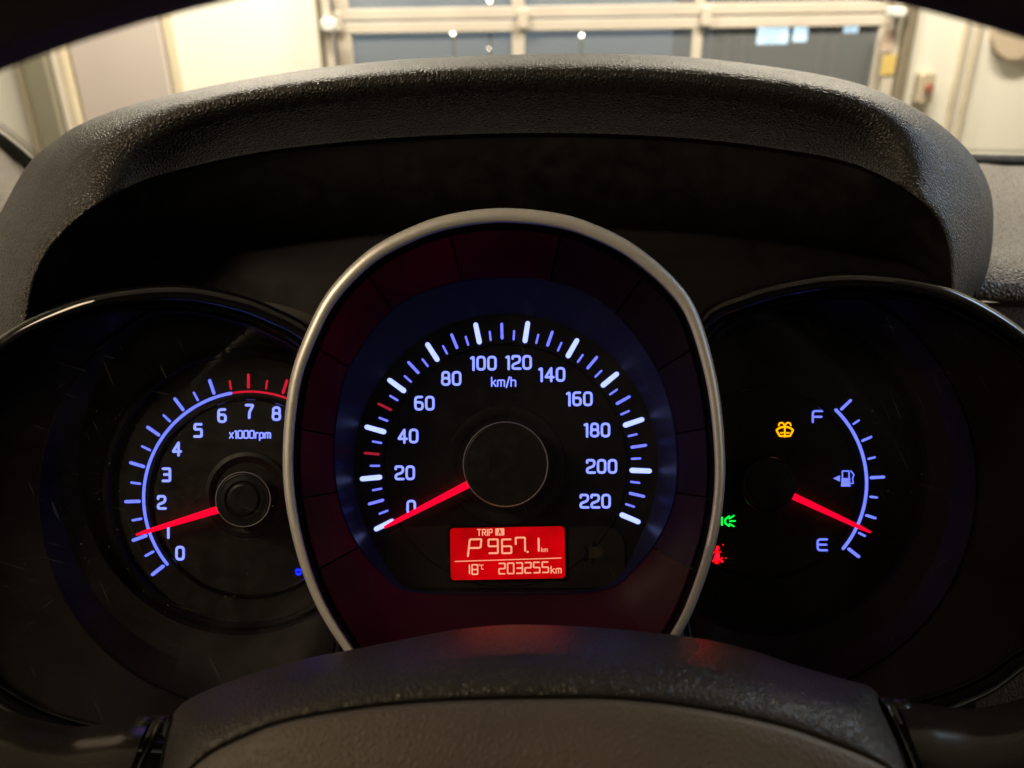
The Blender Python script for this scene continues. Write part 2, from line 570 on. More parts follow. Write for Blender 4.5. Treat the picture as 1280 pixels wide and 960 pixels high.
M['plaster'] = add_wear(mat('white_plaster', (0.80, 0.76, 0.66), 0.7), 1.2, 0.2, 0.002, cv=0.05)
M['sandwich'] = add_wear(mat('lilac_grey_panel', (0.50, 0.43, 0.39), 0.5), 2.0, cv=0.04)
M['alu'] = add_wear(mat('door_aluminium', (0.55, 0.49, 0.41), 0.45), 6, cv=0.1)
M['column'] = add_wear(mat('column_paint', (0.22, 0.20, 0.14), 0.5), 4, cv=0.1)
M['cream'] = add_wear(mat('cream_paint', (0.62, 0.54, 0.38), 0.6), 4, cv=0.06)
M['floor'] = add_wear(mat('concrete', (0.12, 0.115, 0.105), 0.7), 2, 0.3, 0.003)
M['ceil'] = add_wear(mat('ceiling_paint', (0.6, 0.57, 0.5), 0.8), 2)
M['yellow'] = mat('yellow_sticker', (0.62, 0.45, 0.14), 0.5)
M['white'] = mat('white_plastic', (0.75, 0.74, 0.70), 0.4)
M['red'] = mat('red_knob', (0.33, 0.11, 0.08), 0.4)
M['darkmetal'] = add_wear(mat('dark_track_metal', (0.20, 0.17, 0.12), 0.4), 5)
M['asphalt'] = add_wear(mat('snowy_apron', (0.78, 0.80, 0.82), 0.6), 0.5)
M['doorglass'] = pane('door_glass', (0.95, 0.97, 1.0), 1.0, 0.02, haze=0.15, ior=1.5)
M['tube'] = emit('lamp_tube', (255, 238, 205), 6.0)
M['farlamp'] = emit('far_lamp', (255, 235, 210), 12.0)

mb = MB(); mb.box(-4.5, 4.5, -2.5, D, -0.1, 0); wmesh('floor', mb, M['floor'], kind='structure')
mb = MB(); mb.box(-30, 30, D + 0.2, 60, -0.14, -0.03); wmesh('ground', mb, M['asphalt'], kind='structure')
# dusk sky beyond the door
ms = bpy.data.materials.new('dusk_sky'); ms.use_nodes = True
nt, b = nodes(ms)
b.inputs['Base Color'].default_value = (0, 0, 0, 1); b.inputs['Roughness'].default_value = 1
n = nt.nodes.new('ShaderNodeTexNoise'); n.inputs['Scale'].default_value = 0.25; n.inputs['Detail'].default_value = 4
nt.links.new(texco(nt), n.inputs['Vector'])
r = nt.nodes.new('ShaderNodeValToRGB')
r.color_ramp.elements[0].position = 0.35; r.color_ramp.elements[0].color = (*lin((84, 100, 112)), 1)
r.color_ramp.elements[1].position = 0.7; r.color_ramp.elements[1].color = (*lin((118, 126, 130)), 1)
nt.links.new(n.outputs['Fac'], r.inputs[0]); nt.links.new(r.outputs[0], b.inputs['Emission Color'])
b.inputs['Emission Strength'].default_value = 1.25
mb = MB()
rows = []
for i in range(9):
    e = math.radians(-4 + i * 11.7)
    rows.append([(math.cos(e) * 55 * math.sin(a), 4 + math.cos(e) * 55 * math.cos(a), math.sin(e) * 55) for a in [math.radians(-88 + 176 * j / 24) for j in range(25)]])
mb.loft(rows)
wmesh('sky', mb, ms, kind='structure', smooth=True)

zt = 3.2
xl, xr = wx(418), wx(1122)
# walls either side of and above the door
t = wthing('garage_wall', 'white plastered garage wall around the glazed sectional door', 'wall', loc=(0, D, 0))
off = (0, D, 0)
mb = MB(); mb.box(-4.5, xl - 0.02, D, D + 0.2, 0, zt); wmesh('wall_panel', mb, M['plaster'], t, off)
mb = MB(); mb.box(xr + 0.04, 4.5, D, D + 0.2, 0, zt); wmesh('wall_panel', mb, M['plaster'], t, off)
mb = MB(); mb.box(xl - 0.02, xr + 0.04, D, D + 0.2, 2.45, zt); wmesh('lintel', mb, M['plaster'], t, off)
mb = MB(); mb.box(-4.5, 4.5, -2.5, D + 0.2, zt, zt + 0.1); wmesh('ceiling', mb, M['ceil'], kind='structure')
mb = MB(); mb.box(4.5, 4.6, -2.5, D + 0.2, 0, zt); tag(wmesh('side_wall', mb, M['plaster']), 'plastered side wall of the garage, far right', 'wall')
mb = MB(); mb.box(-4.6, -4.5, -2.5, D + 0.2, 0, zt); tag(wmesh('side_wall', mb, M['plaster']), 'plastered side wall of the garage, far left', 'wall')

# lilac-grey panel and column, left
x0, x1 = wx(88), wx(206)
mb = MB(); mb.box(x0, x1, D - 0.05, D - 0.004, 0.0, 2.9, 0.012)
tag(wmesh('wall_panel', mb, M['sandwich'], loc=(x0, D - 0.05, 0)), 'lilac grey flat wall panel between the column and bright white wall', 'wall panel')
t = wthing('column', 'grey green square steel column at far left of the garage wall', 'column', loc=(wx(55), D - 0.12, 0))
o_ = t.location.copy()
mb = MB(); mb.box(wx(38), wx(68), D - 0.14, D - 0.004, 0, 3.1, 0.01); wmesh('post', mb, M['column'], t, o_)
mb = MB(); mb.box(wx(70), wx(76), D - 0.11, D - 0.004, 0, 3.1, 0.004); wmesh('edge_strip', mb, M['doorglass'] and M['alu'], t, o_)
mb = MB(); mb.box(wx(77), wx(86), D - 0.08, D - 0.004, 0, 3.1, 0.006); wmesh('cover_strip', mb, M['cream'], t, o_)
mb = MB(); mb.box(wx(18), wx(37), D - 0.07, D - 0.004, 0, 3.1, 0.006); wmesh('cover_strip', mb, M['cream'], t, o_)
mb = MB(); mb.box(wx(208), wx(218), D - 0.03, D - 0.004, 0, 2.9, 0.004)
tag(wmesh('wall_trim', mb, M['cream'], loc=(wx(208), D - 0.03, 0)), 'thin cream trim strip at right edge of the lilac grey panel', 'trim')

# sectional door
t = wthing('sectional_door', 'closed aluminium sectional garage door with three columns of panes', 'garage door', loc=((xl + xr) / 2, D + 0.08, 0))
off = t.location.copy()
cx_ = [wx(437), wx(640), wx(656), wx(868), wx(881), wx(1103)]
zr = wz(24)       # joint between two sections
sec = 0.50
for k in range(-2, 3):
    zb = zr + k * sec
    z1 = zb + sec
    mb = MB(); mb.box(xl, xr, D + 0.04, D + 0.08, zb + 0.004, zb + 0.055, 0.006); wmesh('bottom_rail', mb, M['alu'], t, off)
    mb = MB(); mb.box(xl, xr, D + 0.04, D + 0.08, z1 - 0.055, z1 - 0.004, 0.006); wmesh('top_rail', mb, M['alu'], t, off)
    for a, bb in ((xl, cx_[0]), (cx_[1], cx_[2]), (cx_[3], cx_[4]), (cx_[5], xr)):
        mb = MB(); mb.box(a, bb, D + 0.043, D + 0.078, zb + 0.055, z1 - 0.055, 0.005); wmesh('mullion', mb, M['alu'], t, off)
    for a, bb in ((cx_[0], cx_[1]), (cx_[2], cx_[3]), (cx_[4], cx_[5])):
        mb = MB(); mb.add([(a, D + 0.06, zb + 0.055), (bb, D + 0.06, zb + 0.055), (bb, D + 0.06, z1 - 0.055), (a, D + 0.06, z1 - 0.055)], [(0, 1, 2, 3)])
        wmesh('pane', mb, M['doorglass'], t, off)
    for a in (xl - 0.01, cx_[1] + 0.03, cx_[3] + 0.03):
        mb = MB(); mb.box(a, a + 0.05, D + 0.015, D + 0.04, z1 - 0.045, z1 + 0.045, 0.008); wmesh('hinge', mb, M['alu'], t, off)
# tracks
t2 = wthing('door_track', 'pale vertical guide rail along left edge of the garage door', 'door track', loc=(wx(408), D - 0.06, 0))
o2 = t2.location.copy()
mb = MB(); mb.box(wx(401), wx(406), D - 0.06, D - 0.004, 0, 2.6, 0.006); wmesh('rail', mb, M['darkmetal'], t2, o2)
mb = MB(); mb.box(wx(407), wx(417), D - 0.04, D - 0.004, 0, 2.6, 0.004); wmesh('back_plate', mb, M['alu'], t2, o2)
mb = MB()
c = W(411, 31, D - 0.08)
mb.box(c.x - 0.035, c.x + 0.035, D - 0.10, D - 0.041, c.z - 0.03, c.z + 0.03, 0.012); wmesh('roller_bracket', mb, M['white'], t2, o2)
t3 = wthing('door_track', 'brown grey vertical guide rail along right edge of the garage door', 'door track', loc=(wx(1128), D - 0.06, 0))
o3 = t3.location.copy()
mb = MB(); mb.box(wx(1124), wx(1136), D - 0.07, D - 0.004, 0, 2.6, 0.006); wmesh('rail', mb, M['darkmetal'], t3, o3)
mb = MB(); mb.box(wx(1110), wx(1123), D - 0.03, D - 0.004, 0, 2.6, 0.004); wmesh('back_plate', mb, M['alu'], t3, o3)
mb = MB(); c = W(1120, 13, D - 0.06); mb.box(c.x - 0.035, c.x + 0.04, D - 0.1, D - 0.035, c.z - 0.03, c.z + 0.02, 0.01); wmesh('roller_bracket', mb, M['white'], t3, o3)
mb = MB(); c = W(1111, 81, D - 0.04); mb.box(c.x - 0.033, c.x + 0.033, D - 0.036, D - 0.032, c.z - 0.045, c.z + 0.045); wmesh('sticker', mb, M['yellow'], t3, o3)
mb = MB(); c = W(1111, 50, D - 0.04); mb.box(c.x - 0.028, c.x + 0.028, D - 0.036, D - 0.032, c.z - 0.05, c.z + 0.045); wmesh('sticker', mb, mat('pale_sticker', (0.55, 0.42, 0.33), 0.5), t3, o3, label='pale sticker with reddish print')
# wall switch
c = W(1157, 112, D - 0.05)
t = wthing('wall_switch', 'small beige door switch box with red knob on right wall', 'switch', loc=(c.x, D, c.z))
mb = MB(); mb.box(c.x - 0.04, c.x + 0.04, D - 0.06, D - 0.004, c.z - 0.07, c.z + 0.08, 0.012); wmesh('case', mb, mat('beige_plastic', (0.45, 0.38, 0.27), 0.5), t, (c.x, D, c.z))
mb = MB(); mb.tube([(c.x + 0.005, D - 0.061, c.z + 0.01), (c.x + 0.005, D - 0.085, c.z + 0.01)], 0.018, 12); wmesh('knob', mb, M['red'], t, (c.x, D, c.z))
# conduits
for q, (px, lb) in enumerate(((1193, 'thin vertical conduit on right wall, the one nearer the door'), (1208, 'thin vertical conduit on right wall, the one farther from the door'))):
    x = wx(px, 100)
    mb = MB(); mb.tube([(x, D - 0.02, 0.2), (x, D - 0.02, 1.6), (x, D - 0.02, 3.1)], 0.014, 8)
    tag(wmesh('conduit', mb, mat('conduit_paint', (0.50, 0.44, 0.33), 0.5), loc=(x, D, 0.2), smooth=True), lb, 'conduit', 'conduits on the right wall')
c = W(1268, 40, D)
mb = MB(); mb.tube([(c.x, D - 0.05, c.z), (c.x, D - 0.004, c.z)], 0.12, 24)  # flat beige disc, one even tone
tag(wmesh('wall_patch', mb, mat('beige_patch', (0.55, 0.45, 0.33), 0.6), loc=(c.x, D, c.z)), 'round beige patch on the wall at far right', 'plate')
# lamps (fixtures that hold the two ceiling lights)
for x, lb in ((-1.2, 'long ceiling lamp above the left part of the garage door'), (1.5, 'long ceiling lamp above the right part of the garage door')):
    t = wthing('ceiling_lamp', lb, 'lamp', 'ceiling lamps of the garage', (x, 3.25, 3.1))
    mb = MB(); mb.box(x - 0.72, x + 0.72, 3.17, 3.33, 2.87, 2.93, 0.01); wmesh('fixture', mb, M['white'], t, (x, 3.25, 3.1))
    for dx in (-0.5, 0.5):
        mb = MB(); mb.tube([(x + dx, 3.25, 2.93), (x + dx, 3.25, 3.199)], 0.004, 6); wmesh('hanger', mb, M['darkmetal'], t, (x, 3.25, 3.1))
# building added outside; its glowing windows stand in for a reflection in the door
bt = wthing('backdrop', 'grey building added outside, its bluish glow standing in for a reflection in right door panes', 'backdrop', loc=(W(990, 60, 14.5).x, 15, 0))
bo = (W(990, 60, 14.5).x, 15, 0)
M['bwall'] = add_wear(mat('grey_render', (0.40, 0.42, 0.42), 0.8), 0.8, cv=0.25)
M['reflglow'] = emit('reflection_glow', (200, 228, 245), 1.7, 0.5, 2.5)
mb = MB(); mb.box(W(890, 60, 14.5).x, W(1200, 60, 14.5).x, 14.5, 18, -0.05, 3.4); wmesh('wall', mb, M['bwall'], bt, bo)
for (xa, ya, xb, yb) in ((944, 31, 985, 55), (989, 31, 1009, 52), (1052, 29, 1072, 41)):
    a_, b2 = W(xa, yb, 14.5), W(xb, ya, 14.5)
    mb = MB(); mb.box(a_.x - 0.05, b2.x + 0.05, 14.44, 14.497, a_.z - 0.05, b2.z + 0.05, 0.01); wf = wmesh('glow_frame', mb, M['darkmetal'], bt, bo)
    mb = MB(); mb.add([(a_.x, 14.43, a_.z), (b2.x, 14.43, a_.z), (b2.x, 14.43, b2.z), (a_.x, 14.43, b2.z)], [(0, 1, 2, 3)])
    link('glow_pane', mb.mesh('glow_pane', Vector(bo)), M['reflglow'], wf)
for px in (905, 925, 1022, 1040, 1090):
    mb = MB(); mb.box(W(px, 60, 14.4).x, W(px + 7, 60, 14.4).x, 14.40, 14.496, 0, 3.3, 0.01); wmesh('backdrop_strip', mb, M['alu'], bt, bo)
# far lights outside seen as blurred dots
for px, py, s, where in ((566, 41, 0.035, 'the left pane below the rail'), (727, 44, 0.028, 'the middle pane below the rail'), (612, 1, 0.03, 'the left pane above the rail'), (611, 61, 0.012, 'the left pane just above the hood, the faintest one')):
    c = W(px, py, 14)
    mb = MB()
    rows = [[(c.x + s * math.sin(PI * i / 6) * math.cos(2 * PI * j / 10), 14 + s * math.sin(PI * i / 6) * math.sin(2 * PI * j / 10), c.z + s * math.cos(PI * i / 6)) for j in range(10)] for i in range(7)]
    mb.loft(rows, True)
    t = wthing('street_lamp', 'small bright lamp outside, seen through ' + where, 'street lamp', 'distant lamps outside the garage door', (c.x, 14, 0))
    wmesh('bulb', mb, M['farlamp'], t, (c.x, 14, 0), smooth=True)
    mb = MB(); mb.tube([(c.x, 14.06, -0.05), (c.x, 14.06, c.z)], 0.02, 6); wmesh('pole', mb, M['darkmetal'], t, (c.x, 14, 0))


# ------------------------------------------------------------------ car things
def cpart(name, mb, m, parent, origin, smooth=True, ang=35, **kw):
    return link(name, mb.mesh(name, origin, smooth, ang), m, parent, **kw)


# ---- dashboard
O = P(640, 420, 0.36)
dash = empty('dashboard', 'dark grained vinyl dashboard with arched hood over the instrument cluster', 'dashboard', O)
H1 = [(-58, 450), (-46, 400), (-25, 315), (0, 266), (20, 228), (38, 201), (62, 180), (100, 155), (170, 129), (250, 110), (340, 93), (430, 81), (520, 73), (640, 68), (760, 67),
      (860, 71), (950, 81), (1030, 94), (1090, 110), (1150, 138), (1195, 172), (1225, 207), (1240, 245), (1242, 292), (1236, 335), (1224, 366), (1214, 388)]
H4 = [(33, 418), (37, 380), (47, 340), (70, 302), (108, 266), (155, 238), (200, 220), (300, 196), (400, 182), (520, 172), (640, 168), (760, 169),
      (880, 176), (990, 190), (1060, 204), (1112, 226), (1150, 251), (1174, 278), (1186, 312), (1189, 345), (1190, 374)]
N_ = 180


def hood_rows(outer, inner, side, mid, n):
    a = catmull([Vector((x, y, 0)) for x, y in outer], n)
    b = catmull([Vector((x, y, 0)) for x, y in inner], n)
    rows = []
    for (t, d, push), (t2, d2, push2) in zip(side, mid):
        row = []
        for p, q in zip(a, b):
            k = min(1, max(0, (230 - p.y) / 130)); k = k * k * (3 - 2 * k)
            tt, dd, pp = t + (t2 - t) * k, d + (d2 - d) * k, push + (push2 - push) * k
            v = p.lerp(q, tt) + (q - p).normalized() * pp
            row.append(P(v.x, v.y, dd))
        rows.append(row)
    return rows


mb = MB()
SIDE = [(0, 0.54, 34), (0, 0.48, 22), (0, 0.435, 11), (0, 0.405, 4), (0, 0.385, 0.6), (0.02, 0.372, 0), (0.07, 0.358, 0), (0.15, 0.345, 0), (0.27, 0.332, 0), (0.42, 0.321, 0),
        (0.58, 0.312, 0), (0.74, 0.305, 0), (0.87, 0.301, 0), (0.95, 0.2995, 0), (0.985, 0.2997, 0), (1.0, 0.301, 0), (1.0, 0.322, 0)]
MID = [(0, 0.56, 30), (0, 0.50, 17), (0, 0.45, 7), (0, 0.415, 2), (0, 0.395, 0.3), (0.008, 0.378, 0), (0.022, 0.361, 0), (0.045, 0.345, 0), (0.08, 0.331, 0), (0.13, 0.319, 0),
       (0.20, 0.3150, 0), (0.32, 0.3160, 0), (0.48, 0.3215, 0), (0.72, 0.3330, 0), (0.92, 0.3450, 0), (1.0, 0.350, 0), (1.0, 0.360, 0)]
mb.loft(hood_rows(H1, H4, SIDE, MID, N_))
cpart('instrument_hood', mb, M['leather'], dash, O, ang=180)
# liner under the hood
H5 = [(64, 440), (74, 395), (95, 365), (130, 345), (180, 335), (300, 322), (420, 310), (520, 302), (640, 298), (760, 300), (880, 306),
      (980, 316), (1070, 326), (1120, 335), (1150, 350), (1164, 372), (1168, 405)]
a = catmull([Vector((x, y, 0)) for x, y in H4], 120)
b_ = catmull([Vector((x, y, 0)) for x, y in H5], 120)
mb = MB()
def hk(p):
    k = min(1, max(0, (230 - p.y) / 130))
    return k * k * (3 - 2 * k)


mb.loft([[P(*u.lerp(v, t)[:2], d0 + (d1 - d0) * hk(u)) for u, v in zip(a, b_)] for t, d0, d1 in ((-0.012, 0.3125, 0.3505), (0.03, 0.3155, 0.3520), (0.35, 0.325, 0.3545), (0.8, 0.342, 0.3585), (1.0, 0.362, 0.366))])
cpart('hood_liner', mb, M['liner'], dash, O)
# dash top, right of the hood
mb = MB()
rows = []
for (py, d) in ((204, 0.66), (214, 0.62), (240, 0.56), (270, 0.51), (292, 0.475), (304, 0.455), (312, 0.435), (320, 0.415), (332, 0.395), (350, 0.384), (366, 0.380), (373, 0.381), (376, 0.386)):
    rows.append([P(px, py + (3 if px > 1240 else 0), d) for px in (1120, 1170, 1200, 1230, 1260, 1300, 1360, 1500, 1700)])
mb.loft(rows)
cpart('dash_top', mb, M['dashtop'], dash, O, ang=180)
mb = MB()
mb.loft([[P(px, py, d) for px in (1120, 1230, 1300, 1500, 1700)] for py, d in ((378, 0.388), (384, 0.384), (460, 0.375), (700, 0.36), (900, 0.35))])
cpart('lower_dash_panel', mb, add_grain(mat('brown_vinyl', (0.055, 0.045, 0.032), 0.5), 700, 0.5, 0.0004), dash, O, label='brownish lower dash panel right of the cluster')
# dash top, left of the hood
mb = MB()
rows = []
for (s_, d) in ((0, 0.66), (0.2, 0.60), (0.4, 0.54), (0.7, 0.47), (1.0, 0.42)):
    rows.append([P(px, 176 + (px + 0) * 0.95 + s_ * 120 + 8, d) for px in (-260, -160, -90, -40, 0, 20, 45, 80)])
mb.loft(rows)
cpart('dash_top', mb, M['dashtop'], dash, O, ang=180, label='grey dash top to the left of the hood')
# big base so nothing is seen through below
mb = MB()
mb.loft([[P(px, py, d) for px in (-500, -200, 100, 640, 1180, 1500, 1800)] for py, d in ((470, 0.43), (700, 0.42), (1200, 0.40))])
cpart('dash_body', mb, M['liner'], dash, O)

# ---- windshield with black band and dot matrix at its foot
O = P(640, 200, 0.7)
ws = empty('windshield', 'clear windshield with black dotted band along its foot', 'windshield', O)
mb = MB()
mb.loft([[P(px, py + (0 if px > 0 else 0), d) for px in (-900, -400, 0, 640, 1280, 1700, 2200)] for py, d in ((214, 0.675), (-60, 0.60), (-500, 0.50))])
cpart('glass', mb, M['wsglass'], ws, O)
mb = MB()
lo = [Vector((1110, 200, 0)), Vector((1200, 201, 0)), Vector((1280, 203, 0)), Vector((1500, 210, 0))]
mb.loft([[P(p.x, p.y + 6, 0.662) for p in lo], [P(p.x, p.y, 0.660) for p in lo], [P(p.x, p.y - 8, 0.664) for p in lo], [P(p.x, p.y - 9, 0.668) for p in lo]])
cpart('foot_band', mb, M['rubber'], ws, O)
lf = [Vector((-200, 60, 0)), Vector((-80, 122, 0)), (Vector((0, 174, 0))), Vector((40, 207, 0)), Vector((90, 250, 0))]
lf = catmull(lf, 16)
mb = MB()
mb.loft([[P(p.x - 5, p.y + 9, 0.662) for p in lf], [P(p.x - 4, p.y + 7, 0.660) for p in lf], [P(p.x + 4, p.y - 5, 0.664) for p in lf], [P(p.x + 5, p.y - 6, 0.668) for p in lf]])
cpart('foot_band', mb, M['rubber'], ws, O)
# dots
mb = MB()
def dot(px, py, r, d=0.663):
    n = len(mb.v)
    mb.v += [P(px + r * math.cos(a * PI / 4), py + r * math.sin(a * PI / 4), d) for a in range(8)]
    mb.f.append(tuple(range(n, n + 8)))
for rw, (dy, r) in enumerate(((4, 1.0), (7, 0.7))):
    for i in range(70):
        px = 1180 + i * 3.2 + rw * 1.6
        dot(px, 192 + (px - 1200) * 0.025 - dy, r)
dl = catmull(lf, 100)
for rw, (dy, r) in enumerate(((4, 1.4), (7.5, 1.1), (10.5, 0.8))):
    for i, p in enumerate(dl):
        dot(p.x + 5 + dy * 0.6, p.y - 6 - dy * 0.75, r)
cpart('dot_matrix', mb, M['rubber'], ws, O, kind='stuff')

# ---- roof lining, out of view; blocks ceiling bounce, narrowed so the left light passes
O = P(640, -900, 0.3)
rl = empty('roof_lining', 'pale roof lining with header rail above the windshield', 'roof lining', O)
Fi = FR.inverted()
mb = MB()
mb.loft([[Fi @ Vector((x, y, z - 0.06 * (x / 0.62) ** 2)) for x in (-0.40, -0.3, -0.15, 0, 0.15, 0.3, 0.40)] for y, z in ((-2.0, 1.60), (-1.2, 1.66), (-0.6, 1.67), (-0.15, 1.64), (0.0, 1.61), (0.02, 1.60), (0.02, 1.63), (-0.1, 1.67), (-0.6, 1.70), (-1.2, 1.69), (-2.0, 1.63))])
cpart('lining', mb, mat('lining_fabric', (0.35, 0.33, 0.30), 0.9), rl, O)

# ---- instrument cluster
DD = 0.310                       # depth of the speedometer face
O = P(640, 560, 0.33)
cl = empty('instrument_cluster', 'lit instrument cluster with speedometer, tachometer and fuel gauge under the hood', 'instrument cluster', O)
C = Vector((632, 582, 0))

mb = MB()
mb.loft([[P(px, py, d) for px in range(20, 1221, 60)] for py, d in ((265, 0.358), (318, 0.352), (345, 0.346), (500, 0.345), (760, 0.344), (1000, 0.342))])
cpart('housing', mb, M['housing'], cl, O)


def polar(points, c=(632, 582)):
    """closed outline as radius by angle about c"""
    pts = catmull([Vector((x, y, 0)) for x, y in points], 400, True)
    ar = sorted(((math.degrees(math.atan2(-(p.y - c[1]), p.x - c[0])) % 360), math.hypot(p.x - c[0], p.y - c[1])) for p in pts)
    ar = [(ar[-1][0] - 360, ar[-1][1])] + ar + [(ar[0][0] + 360, ar[0][1])]

    def f(a):
        a %= 360
        lo, hi = 0, len(ar) - 1
        while hi - lo > 1:
            m_ = (lo + hi) // 2
            if ar[m_][0] <= a:
                lo = m_
            else:
                hi = m_
        t = (a - ar[lo][0]) / max(1e-9, ar[hi][0] - ar[lo][0])
        return ar[lo][1] * (1 - t) + ar[hi][1] * t
    return f


RO = polar([(628, 260), (695, 266), (745, 281), (795, 307), (845, 350), (874, 395), (897, 477), (906, 560), (905, 620), (895, 680), (876, 740), (851, 793), (800, 862), (720, 915),
            (632, 932), (545, 915), (472, 868), (429, 812), (395, 757), (371, 693), (356, 620), (354, 550), (363, 472), (385, 410), (413, 360), (460, 313), (515, 283), (565, 267)])


def sd(a):
    return math.sin(math.radians(a))


def ringw(a):      # width of the silver ring
    return 12.5 + 5.5 * max(0, sd(a)) ** 1.5 - 2.0 * max(0, -sd(a))


def RI(a): return RO(a) - ringw(a)
def RB(a): return RI(a) - (6.5 if sd(a) > -0.4 else 7.5)


R1 = polar([(632, 347), (700, 355), (760, 384), (812, 445), (838, 507), (847, 570), (843, 625), (824, 672), (790, 714), (750, 738), (632, 743), (512, 739), (474, 714), (441, 672), (422, 620),
            (417, 560), (424, 500), (440, 452), (490, 387), (560, 355)])
R0 = polar([(632 + 190 * math.cos(math.radians(t)), 582 - 190 * math.sin(math.radians(t))) for t in range(-28, 209, 8)] +
           [(475, 694), (492, 719), (520, 737), (632, 740), (742, 736), (774, 719), (790, 694)])


def ringpt(a, r, d, c=(632, 582)):
    return P(c[0] + r * math.cos(math.radians(a)), c[1] - r * math.sin(math.radians(a)), d)


NA = 240
AN = [360 * i / NA for i in range(NA)]


def ringguard(a, r, c):
    """keep a side-lobe point outside the silver ring"""
    x = c[0] + r * math.cos(math.radians(a)); y = c[1] - r * math.sin(math.radians(a))
    dx, dy = x - 632, 582 - y
    R_ = RO(math.degrees(math.atan2(dy, dx))) - 8
    q = math.hypot(dx, dy)
    if q < R_:
        x, y = 632 + dx * R_ / q, 582 - dy * R_ / q
    return x, y


def gloft(specs, c):
    mb = MB()
    mb.loft([[P(*ringguard(a, (rf(a) if callable(rf) else rf), c), d) for a in AN] for rf, d in specs], True)
    return mb


def rloft(specs, c=(632, 582)):
    mb = MB()
    mb.loft([[ringpt(a, (rf(a) if callable(rf) else rf), d, c) for a in AN] for rf, d in specs], True)
    return mb


# silver ring: rounded section, real thickness, and dark barrel behind it
cpart('silver_ring', rloft([(lambda a: RO(a) - 3, 0.281), (RO, 0.2748), (lambda a: RO(a) - ringw(a) * .08, 0.2728), (lambda a: RO(a) - ringw(a) * .2, 0.2720), (lambda a: RO(a) - ringw(a) * .5, 0.2715),
                            (lambda a: RO(a) - ringw(a) * .85, 0.2717), (lambda a: RO(a) - ringw(a) * .95, 0.2722), (RI, 0.2735), (lambda a: RI(a) - 1.0, 0.278)]), M['silver'], cl, O, ang=60)
cpart('ring_barrel', rloft([(lambda a: RO(a) - 3.5, 0.2800), (lambda a: (RO(a) - 3) * .90, 0.300), (lambda a: (RO(a) - 3) * .82, 0.343)]), M['housing'], cl, O)
cpart('inner_lip', rloft([(lambda a: RI(a) - 0.6, 0.2785), (lambda a: RI(a) - 2.5, 0.2765), (lambda a: RI(a) - 3.5, 0.2768), (lambda a: RI(a) - 4.2, 0.280), (lambda a: RB(a) - 1, 0.287)]), M['gloss'], cl, O)
cpart('ring_bed', rloft([(lambda a: RB(a) - 1, 0.2872), (lambda a: R1(a) + 1, 0.2998), (lambda a: R1(a) - 3, 0.3012)]), M['housing'], cl, O)
# ring segments; emission paints the red glow reflected onto each
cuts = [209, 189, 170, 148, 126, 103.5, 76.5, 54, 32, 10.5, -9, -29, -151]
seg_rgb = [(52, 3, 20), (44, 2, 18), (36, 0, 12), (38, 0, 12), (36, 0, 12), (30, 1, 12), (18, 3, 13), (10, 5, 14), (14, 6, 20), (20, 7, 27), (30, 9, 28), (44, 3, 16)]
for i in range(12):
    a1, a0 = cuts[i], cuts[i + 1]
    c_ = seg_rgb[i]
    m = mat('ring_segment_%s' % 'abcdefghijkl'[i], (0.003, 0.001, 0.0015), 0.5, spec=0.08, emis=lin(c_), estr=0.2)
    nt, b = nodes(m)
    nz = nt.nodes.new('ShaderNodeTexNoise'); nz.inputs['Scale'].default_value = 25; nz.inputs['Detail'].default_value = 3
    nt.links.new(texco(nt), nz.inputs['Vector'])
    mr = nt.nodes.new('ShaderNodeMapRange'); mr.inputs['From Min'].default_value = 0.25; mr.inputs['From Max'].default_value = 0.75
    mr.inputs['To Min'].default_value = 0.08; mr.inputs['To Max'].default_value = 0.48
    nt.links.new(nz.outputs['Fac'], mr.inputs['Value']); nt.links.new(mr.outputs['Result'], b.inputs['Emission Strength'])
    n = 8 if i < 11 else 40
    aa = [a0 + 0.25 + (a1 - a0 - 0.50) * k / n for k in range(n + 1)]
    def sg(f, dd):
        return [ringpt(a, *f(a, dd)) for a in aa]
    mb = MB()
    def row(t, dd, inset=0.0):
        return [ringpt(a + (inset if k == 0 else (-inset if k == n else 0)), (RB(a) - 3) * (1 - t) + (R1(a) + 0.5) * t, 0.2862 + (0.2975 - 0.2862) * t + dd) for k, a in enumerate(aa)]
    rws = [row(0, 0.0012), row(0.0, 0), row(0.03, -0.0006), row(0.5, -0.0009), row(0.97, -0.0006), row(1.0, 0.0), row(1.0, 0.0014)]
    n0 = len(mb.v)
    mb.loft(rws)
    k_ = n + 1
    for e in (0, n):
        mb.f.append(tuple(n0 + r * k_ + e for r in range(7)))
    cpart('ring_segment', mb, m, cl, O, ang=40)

# ------ speedometer
so = P(632, 582, DD)


def fan(mb, rf, d, c=(632, 582), seq=AN):
    n = len(mb.v)
    mb.v.append(P(c[0], c[1], d))
    for a in seq:
        mb.v.append(ringpt(a, rf(a) if callable(rf) else rf, d, c))
    k = len(seq)
    for i in range(k):
        mb.f.append((n, n + 1 + i, n + 1 + (i + 1) % k))


mb = MB(); fan(mb, lambda a: R0(a) + 2, DD)
sp = link('speedometer', mb.mesh('speedometer', so, False), M['dial'], cl)
sp.location = so - O


def child(name, mb, m, parent, origin, smooth=False, ang=35, **kw):
    return link(name, mb.mesh(name, origin, smooth, ang if smooth else None), m, parent, **kw)


m = mat('bevel_ring', (0.012, 0.012, 0.022), 0.33, emis=lin((15, 14, 50)), estr=0.12)  # faint blue emission stands in for light falling from the ticks
child('bevel', rloft([(lambda a: R1(a) + 0.6, 0.2974), (lambda a: R1(a) - 1.5, 0.2972), (lambda a: (R1(a) * .4 + R0(a) * .6), 0.305), (lambda a: R0(a), DD - 0.0002)]), m, sp, so, True, 30)
